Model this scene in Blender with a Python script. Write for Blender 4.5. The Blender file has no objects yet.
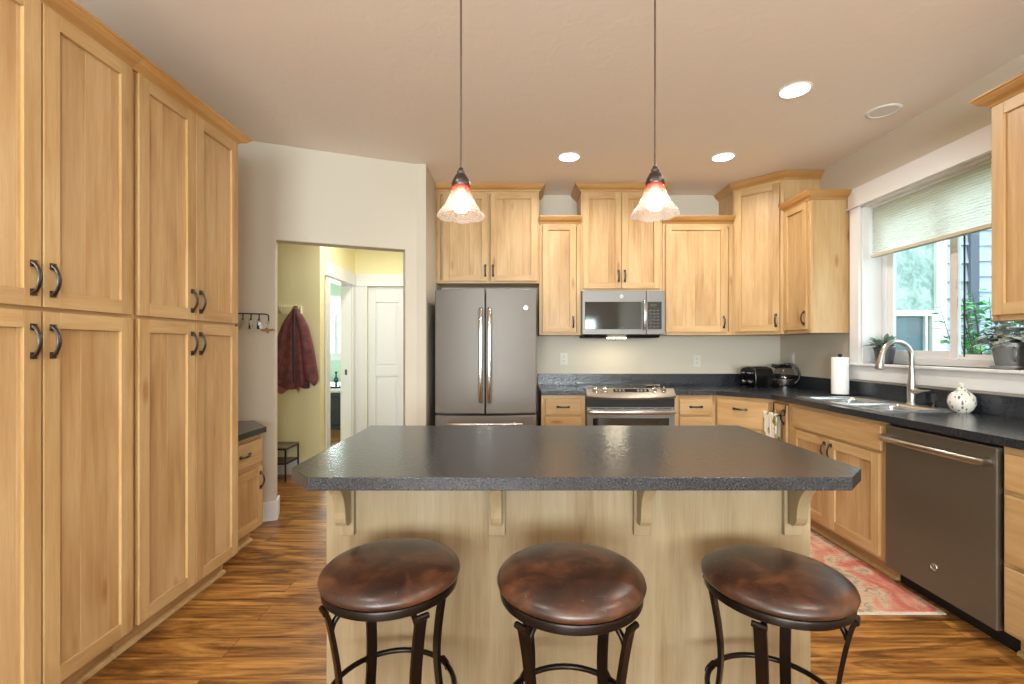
import bpy, bmesh, math, random
from mathutils import Vector, Matrix
R = math.radians
PI = math.pi
rnd = random.Random(7)
SC = bpy.context.scene
COL = SC.collection

# ------------------------------------------------------------------ camera
CAMH = 1.28
cd = bpy.data.cameras.new('camera'); cam = bpy.data.objects.new('camera', cd); COL.objects.link(cam)
cam.location = (0, 0, CAMH); cam.rotation_euler = (R(90), 0, 0)
cd.sensor_width = 36; cd.lens = 36 * 460 / 1024
cd.shift_x = -5 / 1024; cd.shift_y = 6 / 1024
cd.clip_start = 0.02; cd.clip_end = 200
SC.camera = cam

# ------------------------------------------------------------------ world, exposure, big lights
w = bpy.data.worlds.new('world'); SC.world = w; w.use_nodes = True
bg = w.node_tree.nodes['Background']; bg.inputs[0].default_value = (0.80, 0.93, 1.0, 1); bg.inputs[1].default_value = 4.0
SC.view_settings.view_transform = 'Standard'; SC.view_settings.look = 'None'
SC.view_settings.gamma = 1; SC.view_settings.use_curve_mapping = False
SC.view_settings.exposure = 0.0
SC.cycles.max_bounces = 8; SC.cycles.diffuse_bounces = 5; SC.cycles.glossy_bounces = 4
SC.cycles.transparent_max_bounces = 12; SC.cycles.transmission_bounces = 6
SC.cycles.sample_clamp_indirect = 6; SC.cycles.caustics_reflective = False; SC.cycles.caustics_refractive = False

def area(name, loc, rot, sx, sy, power, color=(1, 1, 1), shape='RECTANGLE', spread=180, parent=None):
    l = bpy.data.lights.new(name, 'AREA'); l.shape = shape; l.size = sx
    if shape in ('RECTANGLE', 'ELLIPSE'): l.size_y = sy
    l.energy = power; l.color = color; l.spread = R(spread)
    o = bpy.data.objects.new(name, l); o.location = loc; o.rotation_euler = rot; COL.objects.link(o)
    if parent: o.parent = parent
    return o

# added daylight fill at rear windows, tilted up to brighten ceiling; bedroom window daylight
DAY = (0.92, 0.97, 1.0)
area('daylight_fill_back_left', (-0.7, -3.75, 1.35), (R(-90), 0, 0), 2.0, 1.7, 330, DAY).rotation_euler = (R(118), 0, 0)
area('daylight_fill_back_right', (1.5, -3.75, 1.5), (R(118), 0, 0), 1.2, 1.2, 155, DAY)
area('daylight_bedroom', (-3.55, 9.2, 1.7), (R(-90), 0, 0), 1.6, 1.2, 160, DAY)

# ------------------------------------------------------------------ materials
def nt(name):
    m = bpy.data.materials.new(name); m.use_nodes = True
    t = m.node_tree; return m, t, t.nodes['Principled BSDF']
def node(t, k, **kw):
    n = t.nodes.new(k)
    for a, b in kw.items(): setattr(n, a, b)
    return n
def link(t, a, b): t.links.new(a, b)
def rgb(*c):   # sRGB 0-255 -> linear
    return tuple(((v / 255 + 0.055) / 1.055) ** 2.4 if v > 10.3 else v / 255 / 12.92 for v in c) + (1,)
def ramp(t, stops):
    r = node(t, 'ShaderNodeValToRGB'); e = r.color_ramp.elements
    e[0].position, e[0].color = stops[0]; e[1].position, e[1].color = stops[-1]
    for p, c in stops[1:-1]:
        n = e.new(p); n.color = c
    return r
def noise(t, vec, scale, detail=4, rough=0.55, dist=0.0):
    n = node(t, 'ShaderNodeTexNoise'); n.inputs['Scale'].default_value = scale; n.inputs['Detail'].default_value = detail
    n.inputs['Roughness'].default_value = rough; n.inputs['Distortion'].default_value = dist
    if vec is not None: link(t, vec, n.inputs['Vector'])
    return n
def mapping(t, src, sc, loc=(0, 0, 0)):
    n = node(t, 'ShaderNodeMapping'); n.inputs['Scale'].default_value = sc; n.inputs['Location'].default_value = loc
    link(t, src, n.inputs['Vector']); return n.outputs[0]
def mixc(t, fac, a, b, mode='MIX'):
    n = node(t, 'ShaderNodeMix', data_type='RGBA', blend_type=mode)
    for s, v in ((n.inputs[0], fac), (n.inputs[6], a), (n.inputs[7], b)):
        if hasattr(v, 'links'): link(t, v, s)
        else: s.default_value = v
    return n.outputs[2]
def bump(t, p, h, strength, dist=0.01):
    b = node(t, 'ShaderNodeBump'); b.inputs['Strength'].default_value = strength; b.inputs['Distance'].default_value = dist
    link(t, h, b.inputs['Height']); link(t, b.outputs[0], p.inputs['Normal']); return b
def plain(name, col, rough=0.5, metal=0.0, spec=0.5, bmp=None, var=0.0, coat=0):
    m, t, p = nt(name)
    p.inputs['Roughness'].default_value = rough; p.inputs['Metallic'].default_value = metal
    p.inputs['Specular IOR Level'].default_value = spec; p.inputs['Coat Weight'].default_value = coat
    tc = node(t, 'ShaderNodeTexCoord')
    n = noise(t, tc.outputs['Object'], 12, 3)
    d = tuple(c * (1 - var) for c in col[:3]) + (1,)
    link(t, mixc(t, n.outputs['Fac'], d, col), p.inputs['Base Color'])
    if bmp:
        n2 = noise(t, tc.outputs['Object'], bmp[0], 4); bump(t, p, n2.outputs['Fac'], bmp[1], bmp[2] if len(bmp) > 2 else 0.002)
    return m
def wood(name, light, mid, dark, rough=0.42, knots=True):
    m, t, p = nt(name)
    uv = node(t, 'ShaderNodeUVMap').outputs[0]
    wv = noise(t, mapping(t, uv, (1.3, 5.5, 1)), 1.0, 3, 0.5, 0.5)
    v2 = noise(t, mapping(t, uv, (2.2, 38, 1)), 1.0, 4, 0.6, 0.3)
    fine = noise(t, mapping(t, uv, (9, 260, 1)), 1.0, 2, 0.5)
    a = node(t, 'ShaderNodeMath', operation='MULTIPLY_ADD'); a.inputs[1].default_value = 0.62
    link(t, wv.outputs['Fac'], a.inputs[0])
    b = node(t, 'ShaderNodeMath', operation='MULTIPLY'); b.inputs[1].default_value = 0.38
    link(t, v2.outputs['Fac'], b.inputs[0]); link(t, b.outputs[0], a.inputs[2])
    r = ramp(t, [(0.30, dark), (0.46, mid), (0.62, light)]); link(t, a.outputs[0], r.inputs[0])
    big = noise(t, mapping(t, uv, (0.45, 0.9, 1), (3, 7, 0)), 1.0, 1)
    br = ramp(t, [(0.3, (0.86, 0.82, 0.78, 1)), (0.7, (1.06, 1.05, 1.04, 1))]); link(t, big.outputs['Fac'], br.inputs[0])
    c = mixc(t, 1.0, r.outputs[0], br.outputs[0], 'MULTIPLY')
    fr = ramp(t, [(0.35, (0.93, 0.92, 0.90, 1)), (0.6, (1, 1, 1, 1))]); link(t, fine.outputs['Fac'], fr.inputs[0])
    c = mixc(t, 1.0, c, fr.outputs[0], 'MULTIPLY')
    if knots:
        vo = node(t, 'ShaderNodeTexVoronoi', feature='F1'); vo.inputs['Scale'].default_value = 1.0
        link(t, mapping(t, uv, (1.9, 6.2, 1)), vo.inputs['Vector'])
        kr = ramp(t, [(0.045, (0.62, 0.40, 0.24, 1)), (0.13, (1, 1, 1, 1))]); link(t, vo.outputs['Distance'], kr.inputs[0])
        c = mixc(t, 0.75, c, kr.outputs[0], 'MULTIPLY')
    link(t, c, p.inputs['Base Color'])
    p.inputs['Roughness'].default_value = rough; p.inputs['Specular IOR Level'].default_value = 0.45
    bump(t, p, fine.outputs['Fac'], 0.05, 0.001)
    return m
M = {}
M['maple'] = wood('maple_wood', rgb(206, 175, 129), rgb(194, 159, 111), rgb(172, 130, 82))
M['maple_panel'] = wood('maple_panel_wood', rgb(206, 175, 131), rgb(192, 157, 111), rgb(168, 127, 81))
M['crown'] = wood('shaded_crown_wood', rgb(200, 158, 102), rgb(188, 142, 84), rgb(170, 120, 64))  # oranger, darker maple: shade of the down-facing slopes is in the colour
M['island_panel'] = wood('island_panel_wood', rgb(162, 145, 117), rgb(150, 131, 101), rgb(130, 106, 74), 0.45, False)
M['inside'] = plain('cabinet_inside', rgb(150, 110, 65), 0.6)
M['toe'] = wood('toe_wood', rgb(196, 160, 112), rgb(180, 140, 92), rgb(150, 110, 66), 0.5, False)
M['wall'] = plain('wall_paint', rgb(205, 197, 182), 0.75, bmp=(60, 0.15, 0.002))
M['yellow'] = plain('yellow_paint', rgb(236, 229, 184), 0.75, bmp=(60, 0.15, 0.002))
M['trim'] = plain('white_trim', rgb(226, 226, 226), 0.4)
M['white'] = plain('white_plastic', rgb(235, 234, 230), 0.35)
M['plate'] = plain('cover_plate_plastic', rgb(214, 210, 200), 0.45)
M['black'] = plain('black_plastic', rgb(16, 16, 18), 0.22, spec=0.6)
M['blackmat'] = plain('matt_black', rgb(14, 13, 13), 0.55)
M['pewter'] = plain('pewter', rgb(92, 88, 86), 0.30, 1.0)
M['chrome'] = plain('chrome', rgb(215, 215, 215), 0.12, 1.0)
M['nickel'] = plain('brushed_nickel', rgb(190, 187, 182), 0.28, 1.0)
M['iron'] = plain('dark_iron', rgb(40, 32, 28), 0.30, 0.75, var=0.2)
M['glassblack'] = plain('black_glass', rgb(24, 25, 27), 0.06, spec=0.8)
M['rubber'] = plain('rubber', rgb(25, 25, 25), 0.7)

def ceiling_mat():
    m, t, p = nt('ceiling_paint'); tc = node(t, 'ShaderNodeTexCoord').outputs['Object']
    p.inputs['Base Color'].default_value = rgb(238, 228, 217); p.inputs['Roughness'].default_value = 0.85
    n = noise(t, tc, 9, 6, 0.6, 0.8); r = ramp(t, [(0.48, (0, 0, 0, 1)), (0.58, (1, 1, 1, 1))]); link(t, n.outputs['Fac'], r.inputs[0])
    bump(t, p, r.outputs[0], 0.13, 0.003); return m
M['ceiling'] = ceiling_mat()

def floor_mat():
    m, t, p = nt('floor_planks'); tc = node(t, 'ShaderNodeTexCoord').outputs['Object']
    br = node(t, 'ShaderNodeTexBrick'); br.offset = 0.37; br.offset_frequency = 2
    br.inputs['Scale'].default_value = 1; br.inputs['Brick Width'].default_value = 1.22; br.inputs['Row Height'].default_value = 0.127
    br.inputs['Mortar Size'].default_value = 0.0012; br.inputs['Mortar Smooth'].default_value = 0.1
    br.inputs['Color1'].default_value = (0, 0, 0, 1); br.inputs['Color2'].default_value = (1, 1, 1, 1); br.inputs['Mortar'].default_value = (0.5, 0.5, 0.5, 1)
    link(t, tc, br.inputs['Vector'])
    off = node(t, 'ShaderNodeVectorMath', operation='MULTIPLY'); off.inputs[1].default_value = (17, 9, 5)
    link(t, br.outputs['Color'], off.inputs[0])
    ad = node(t, 'ShaderNodeVectorMath', operation='ADD'); link(t, tc, ad.inputs[0]); link(t, off.outputs[0], ad.inputs[1])
    g1 = noise(t, mapping(t, ad.outputs[0], (1.4, 10, 1)), 1.0, 5, 0.60, 2.0)
    g2 = noise(t, mapping(t, ad.outputs[0], (3.0, 60, 1)), 1.0, 3, 0.6, 0.4)
    a = node(t, 'ShaderNodeMath', operation='MULTIPLY_ADD'); a.inputs[1].default_value = 0.7
    b = node(t, 'ShaderNodeMath', operation='MULTIPLY'); b.inputs[1].default_value = 0.3
    link(t, g1.outputs['Fac'], a.inputs[0]); link(t, g2.outputs['Fac'], b.inputs[0]); link(t, b.outputs[0], a.inputs[2])
    r = ramp(t, [(0.32, rgb(74, 46, 19)), (0.44, rgb(120, 78, 35)), (0.54, rgb(168, 117, 57)), (0.68, rgb(206, 157, 90))])
    link(t, a.outputs[0], r.inputs[0])
    tr = ramp(t, [(0.0, (0.80, 0.76, 0.72, 1)), (1.0, (1.08, 1.08, 1.08, 1))]); link(t, br.outputs['Color'], tr.inputs[0])
    c = mixc(t, 1.0, r.outputs[0], tr.outputs[0], 'MULTIPLY')
    c = mixc(t, br.outputs['Fac'], c, rgb(70, 42, 20))
    link(t, c, p.inputs['Base Color']); p.inputs['Roughness'].default_value = 0.33
    bump(t, p, g2.outputs['Fac'], 0.12, 0.001)
    return m
M['floor'] = floor_mat()

def counter_mat():
    m, t, p = nt('charcoal_laminate'); tc = node(t, 'ShaderNodeTexCoord').outputs['Object']
    n = noise(t, tc, 210, 3, 0.7); n2 = noise(t, tc, 55, 3, 0.7)
    r = ramp(t, [(0.38, rgb(24, 26, 30)), (0.5, rgb(40, 43, 49)), (0.66, rgb(70, 75, 83))]); link(t, n.outputs['Fac'], r.inputs[0])
    r2 = ramp(t, [(0.4, (0.8, 0.8, 0.8, 1)), (0.6, (1.1, 1.1, 1.1, 1))]); link(t, n2.outputs['Fac'], r2.inputs[0])
    link(t, mixc(t, 1, r.outputs[0], r2.outputs[0], 'MULTIPLY'), p.inputs['Base Color'])
    p.inputs['Roughness'].default_value = 0.2; p.inputs['Specular IOR Level'].default_value = 0.65
    n3 = noise(t, tc, 75, 2, 0.5); bump(t, p, n3.outputs['Fac'], 0.6, 0.0015)
    return m
M['counter'] = counter_mat()

def slate_mat(name, c, rough=0.32, metal=0.85):
    m, t, p = nt(name); tc = node(t, 'ShaderNodeTexCoord').outputs['Object']
    n = noise(t, mapping(t, tc, (400, 400, 4)), 1.0, 2)
    p.inputs['Base Color'].default_value = c; p.inputs['Metallic'].default_value = metal; p.inputs['Roughness'].default_value = rough
    bump(t, p, n.outputs['Fac'], 0.06, 0.0005); return m
M['slate'] = slate_mat('slate_steel', rgb(124, 118, 113), 0.5, 0.45)
M['slate2'] = slate_mat('slate_steel_light', rgb(128, 126, 124), 0.42, 0.5)
M['steel'] = slate_mat('sink_steel', rgb(200, 202, 204), 0.25)

def leather_mat():
    m, t, p = nt('brown_leather'); tc = node(t, 'ShaderNodeTexCoord').outputs['Object']
    oi = node(t, 'ShaderNodeObjectInfo'); ad = node(t, 'ShaderNodeVectorMath', operation='ADD'); link(t, tc, ad.inputs[0])
    mu = node(t, 'ShaderNodeVectorMath', operation='SCALE'); mu.inputs['Scale'].default_value = 0.6; link(t, oi.outputs['Location'], mu.inputs[0]); link(t, mu.outputs[0], ad.inputs[1])
    v = ad.outputs[0]
    n = noise(t, v, 9, 5, 0.6, 0.5); r = ramp(t, [(0.34, rgb(40, 23, 17)), (0.5, rgb(60, 34, 24)), (0.70, rgb(104, 64, 40))]); link(t, n.outputs['Fac'], r.inputs[0])
    s = noise(t, mapping(t, v, (30, 120, 30)), 1, 2, 0.5, 2.0); sr = ramp(t, [(0.70, (0, 0, 0, 1)), (0.76, (1, 1, 1, 1))]); link(t, s.outputs['Fac'], sr.inputs[0])
    sk = noise(t, v, 130, 2); skr = ramp(t, [(0.72, (0, 0, 0, 1)), (0.78, (1, 1, 1, 1))]); link(t, sk.outputs['Fac'], skr.inputs[0])
    c = mixc(t, skr.outputs[0], r.outputs[0], rgb(165, 125, 85))
    mm = node(t, 'ShaderNodeMath', operation='MULTIPLY'); mm.inputs[1].default_value = 0.5; link(t, sr.outputs[0], mm.inputs[0])
    c = mixc(t, mm.outputs[0], c, rgb(160, 120, 85))
    link(t, c, p.inputs['Base Color']); p.inputs['Roughness'].default_value = 0.34
    p.inputs['Coat Weight'].default_value = 0.25; p.inputs['Coat Roughness'].default_value = 0.3
    n3 = noise(t, v, 60, 5, 0.7); bump(t, p, n3.outputs['Fac'], 0.25, 0.0015)
    return m
M['leather'] = leather_mat()

def glass_mat(name='window_glass', tint=(0.93, 0.98, 0.97, 1)):
    m = bpy.data.materials.new(name); m.use_nodes = True; t = m.node_tree; t.nodes.clear()
    o = node(t, 'ShaderNodeOutputMaterial'); tr = node(t, 'ShaderNodeBsdfTransparent'); tr.inputs[0].default_value = tint
    g = node(t, 'ShaderNodeBsdfGlossy'); g.inputs['Roughness'].default_value = 0.02
    lw = node(t, 'ShaderNodeLayerWeight'); pw = node(t, 'ShaderNodeMath', operation='POWER'); pw.inputs[1].default_value = 4; link(t, lw.outputs['Facing'], pw.inputs[0]); fa = node(t, 'ShaderNodeMath', operation='MULTIPLY_ADD'); fa.inputs[1].default_value = 0.7; fa.inputs[2].default_value = 0.03; link(t, pw.outputs[0], fa.inputs[0])
    mx = node(t, 'ShaderNodeMixShader'); link(t, fa.outputs[0], mx.inputs[0]); link(t, tr.outputs[0], mx.inputs[1]); link(t, g.outputs[0], mx.inputs[2])
    link(t, mx.outputs[0], o.inputs[0]); return m
M['glass'] = glass_mat()
def emit_mat(name, c, s):
    m, t, p = nt(name); p.inputs['Base Color'].default_value = c
    p.inputs['Emission Color'].default_value = c; p.inputs['Emission Strength'].default_value = s; return m
M['lens'] = emit_mat('lit_lens', (1, 0.95, 0.86, 1), 9)
M['bulb'] = emit_mat('lit_bulb', (1, 0.95, 0.90, 1), 8)
M['mwlight'] = emit_mat('lit_hood_lamp', (1, 0.86, 0.62, 1), 14)
M['display'] = emit_mat('green_display', (0.03, 0.05, 0.015, 1), 0.3)

def shade_glass():
    m = bpy.data.materials.new('ombre_art_glass'); m.use_nodes = True; t = m.node_tree; t.nodes.clear()
    tc = node(t, 'ShaderNodeTexCoord').outputs['Object']; sp = node(t, 'ShaderNodeSeparateXYZ'); link(t, tc, sp.inputs[0])
    r = ramp(t, [(0.0, (1, 0.96, 0.94, 1)), (0.42, (1.0, 0.93, 0.84, 1)), (0.62, (0.95, 0.62, 0.50, 1)), (0.95, (0.85, 0.16, 0.14, 1))])
    mr = node(t, 'ShaderNodeMapRange'); mr.inputs[1].default_value = 0.0; mr.inputs[2].default_value = 0.105; link(t, sp.outputs[2], mr.inputs[0]); link(t, mr.outputs[0], r.inputs[0])
    n = node(t, 'ShaderNodeTexVoronoi', feature='DISTANCE_TO_EDGE'); n.inputs['Scale'].default_value = 120; link(t, tc, n.inputs['Vector'])
    nr = ramp(t, [(0.0, (0.3, 0.3, 0.3, 1)), (0.14, (0.8, 0.8, 0.8, 1))]); link(t, n.outputs['Distance'], nr.inputs[0])
    tl = node(t, 'ShaderNodeBsdfTranslucent'); df = node(t, 'ShaderNodeBsdfDiffuse'); tp = node(t, 'ShaderNodeBsdfTransparent'); gl = node(t, 'ShaderNodeBsdfGlossy'); gl.inputs['Roughness'].default_value = 0.15
    for s in (tl, df, tp): link(t, r.outputs[0], s.inputs[0])
    m1 = node(t, 'ShaderNodeMixShader'); m1.inputs[0].default_value = 0.3; link(t, tl.outputs[0], m1.inputs[1]); link(t, df.outputs[0], m1.inputs[2])
    m2 = node(t, 'ShaderNodeMixShader'); link(t, nr.outputs[0], m2.inputs[0]); link(t, m1.outputs[0], m2.inputs[1]); link(t, tp.outputs[0], m2.inputs[2])
    m3 = node(t, 'ShaderNodeMixShader'); m3.inputs[0].default_value = 0.08; link(t, m2.outputs[0], m3.inputs[1]); link(t, gl.outputs[0], m3.inputs[2])
    o = node(t, 'ShaderNodeOutputMaterial'); link(t, m3.outputs[0], o.inputs[0]); return m
M['art_glass'] = shade_glass()

def blind_mat(name, col):
    m = bpy.data.materials.new(name); m.use_nodes = True; t = m.node_tree; t.nodes.clear()
    tc = node(t, 'ShaderNodeTexCoord').outputs['Object']; n = noise(t, mapping(t, tc, (3, 3, 40)), 1, 2)
    c = mixc(t, n.outputs['Fac'], tuple(x * 0.9 for x in col[:3]) + (1,), col)
    tl = node(t, 'ShaderNodeBsdfTranslucent'); df = node(t, 'ShaderNodeBsdfDiffuse'); link(t, c, tl.inputs[0]); link(t, c, df.inputs[0])
    mx = node(t, 'ShaderNodeMixShader'); mx.inputs[0].default_value = 0.4; link(t, tl.outputs[0], mx.inputs[1]); link(t, df.outputs[0], mx.inputs[2])
    o = node(t, 'ShaderNodeOutputMaterial'); link(t, mx.outputs[0], o.inputs[0]); return m
M['blind'] = blind_mat('cellular_fabric', rgb(244, 245, 238))
M['blindrail'] = plain('shade_rail', rgb(205, 196, 178), 0.5)

def rug_mat():
    m, t, p = nt('red_rug'); tc = node(t, 'ShaderNodeTexCoord').outputs['Object']
    n = noise(t, tc, 3.2, 5, 0.55, 1.6)
    r = ramp(t, [(0.30, rgb(150, 52, 44)), (0.40, rgb(190, 92, 78)), (0.47, rgb(204, 140, 118)), (0.53, rgb(196, 178, 148)), (0.60, rgb(146, 140, 124)), (0.68, rgb(190, 104, 88))])
    link(t, n.outputs['Fac'], r.inputs[0])
    n2 = noise(t, mapping(t, tc, (2.6, 6.5, 1), (4, 2, 0)), 1.0, 3, 0.5, 2.5)
    r2 = ramp(t, [(0.485, (0, 0, 0, 1)), (0.5, (1, 1, 1, 1)), (0.515, (0, 0, 0, 1))]); link(t, n2.outputs['Fac'], r2.inputs[0])
    c = mixc(t, r2.outputs[0], r.outputs[0], rgb(78, 84, 96))
    n3 = noise(t, tc, 160, 2); c = mixc(t, n3.outputs['Fac'], c, rgb(214, 170, 140)); c = mixc(t, 0.65, c, mixc(t, r2.outputs[0], r.outputs[0], rgb(78, 84, 96)))
    link(t, c, p.inputs['Base Color']); p.inputs['Roughness'].default_value = 0.95; bump(t, p, n3.outputs['Fac'], 0.6, 0.003)
    return m
M['rug'] = rug_mat()
M['fringe'] = plain('rug_fringe', rgb(222, 214, 198), 0.9)

def towel_mat():
    m, t, p = nt('printed_towel'); tc = node(t, 'ShaderNodeTexCoord').outputs['Object']
    v = node(t, 'ShaderNodeTexVoronoi', feature='F1'); v.inputs['Scale'].default_value = 15
    link(t, mapping(t, tc, (1.25, 1.25, 1.0)), v.inputs['Vector'])
    r = ramp(t, [(0.36, (1, 1, 1, 1)), (0.42, (0, 0, 0, 1))]); link(t, v.outputs['Distance'], r.inputs[0])
    n = noise(t, tc, 70, 3); leafc = ramp(t, [(0.4, rgb(104, 106, 48)), (0.6, rgb(190, 176, 92))]); link(t, n.outputs['Fac'], leafc.inputs[0])
    link(t, mixc(t, r.outputs[0], rgb(232, 229, 218), leafc.outputs[0]), p.inputs['Base Color']); p.inputs['Roughness'].default_value = 0.9
    return m
M['towel'] = towel_mat()

def jacket_mat():
    m, t, p = nt('quilted_maroon'); uv = node(t, 'ShaderNodeUVMap').outputs[0]
    wv = node(t, 'ShaderNodeTexWave', wave_type='BANDS', bands_direction='DIAGONAL'); wv.inputs['Scale'].default_value = 9; wv.inputs['Distortion'].default_value = 0.6
    link(t, uv, wv.inputs['Vector'])
    tc = node(t, 'ShaderNodeTexCoord').outputs['Object']; n = noise(t, tc, 14, 3)
    r = ramp(t, [(0.3, rgb(88, 46, 56)), (0.7, rgb(136, 78, 78))]); link(t, n.outputs['Fac'], r.inputs[0])
    link(t, r.outputs[0], p.inputs['Base Color']); p.inputs['Roughness'].default_value = 0.55
    bump(t, p, wv.outputs['Fac'], 0.5, 0.006); return m
M['jacket'] = jacket_mat()
M['jacket_dark'] = plain('dark_plum_lining', rgb(58, 32, 46), 0.6)
M['jacket_pink'] = plain('dusty_pink_lining', rgb(168, 108, 112), 0.7)

def leaf_mat(name, a, b, rough=0.4):
    m, t, p = nt(name); tc = node(t, 'ShaderNodeTexCoord').outputs['Object']
    n = noise(t, tc, 22, 3); r = ramp(t, [(0.35, a), (0.65, b)]); link(t, n.outputs['Fac'], r.inputs[0])
    link(t, r.outputs[0], p.inputs['Base Color']); p.inputs['Roughness'].default_value = rough; return m
M['succulent'] = leaf_mat('grey_green_leaf', rgb(70, 92, 80), rgb(150, 170, 155))
M['begonia'] = leaf_mat('dusky_leaf', rgb(92, 102, 96), rgb(190, 198, 190))
M['shrub'] = leaf_mat('fresh_leaf', rgb(20, 110, 60), rgb(120, 205, 120), 0.35)
M['bark'] = plain('stem_bark', rgb(80, 66, 50), 0.8)
M['pot'] = plain('dark_zinc', rgb(92, 92, 96), 0.45, 0.35, bmp=(30, 0.2), var=0.3)
M['pot2'] = plain('light_zinc', rgb(150, 152, 152), 0.45, 0.35, bmp=(30, 0.2), var=0.25)
M['soil'] = plain('potting_soil', rgb(50, 36, 26), 0.95, bmp=(80, 0.8))
def siding_mat():
    m, t, p = nt('lap_siding'); tc = node(t, 'ShaderNodeTexCoord').outputs['Object']
    n = noise(t, tc, 6, 3); r = ramp(t, [(0.3, rgb(168, 176, 192)), (0.7, rgb(184, 191, 206))]); link(t, n.outputs['Fac'], r.inputs[0])
    link(t, r.outputs[0], p.inputs['Base Color']); p.inputs['Roughness'].default_value = 0.7; return m
M['siding'] = siding_mat()
M['siding_dark'] = plain('dark_corner_board', rgb(92, 98, 116), 0.7)
def outglass():
    m, t, p = nt('outer_window_glass'); tc = node(t, 'ShaderNodeTexCoord').outputs['Object']
    n = noise(t, mapping(t, tc, (7, 1, 5)), 1, 8, 0.8, 0.6)  # mottled tone painted in for tree reflections on the neighbour's pane
    r = ramp(t, [(0.40, rgb(110, 138, 134)), (0.5, rgb(142, 168, 162)), (0.60, rgb(180, 202, 196))]); link(t, n.outputs['Fac'], r.inputs[0])
    link(t, r.outputs[0], p.inputs['Base Color']); p.inputs['Roughness'].default_value = 0.12; return m
M['outglass'] = outglass()
M['outglass_low'] = plain('insect_screen', rgb(98, 122, 134), 0.4, var=0.3)
M['grass'] = plain('lawn', rgb(84, 120, 62), 0.95, var=0.4)
M['paper'] = plain('paper_towel', rgb(246, 246, 244), 0.9, bmp=(120, 0.3))
def ceramic_mat():
    m, t, p = nt('carved_ceramic'); tc = node(t, 'ShaderNodeTexCoord').outputs['Object']
    v = node(t, 'ShaderNodeTexVoronoi', feature='F1'); v.inputs['Scale'].default_value = 1
    link(t, mapping(t, tc, (55, 55, 20)), v.inputs['Vector'])
    r = ramp(t, [(0.26, (1, 1, 1, 1)), (0.32, (0, 0, 0, 1))]); link(t, v.outputs['Distance'], r.inputs[0])
    link(t, mixc(t, r.outputs[0], rgb(228, 224, 212), rgb(96, 92, 84)), p.inputs['Base Color']); p.inputs['Roughness'].default_value = 0.3
    return m
M['ceramic'] = ceramic_mat()
M['clearglass'] = glass_mat('smoked_glass', (0.72, 0.72, 0.70, 1))
M['bedding'] = plain('dark_bedspread', rgb(70, 74, 72), 0.9, bmp=(12, 0.8, 0.02), var=0.5)
M['sheet'] = plain('white_sheet', rgb(225, 230, 225), 0.9)
M['mint'] = plain('mint_paint', rgb(200, 222, 204), 0.8)
M['teal'] = plain('green_glass', rgb(40, 90, 80), 0.25)
M['darkwood'] = plain('dark_wood', rgb(58, 40, 30), 0.4)
M['benchwood'] = plain('weathered_board', rgb(132, 120, 100), 0.6, var=0.3)
M['tag_wood'] = plain('carved_wood', rgb(168, 116, 62), 0.5, var=0.3)

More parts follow.
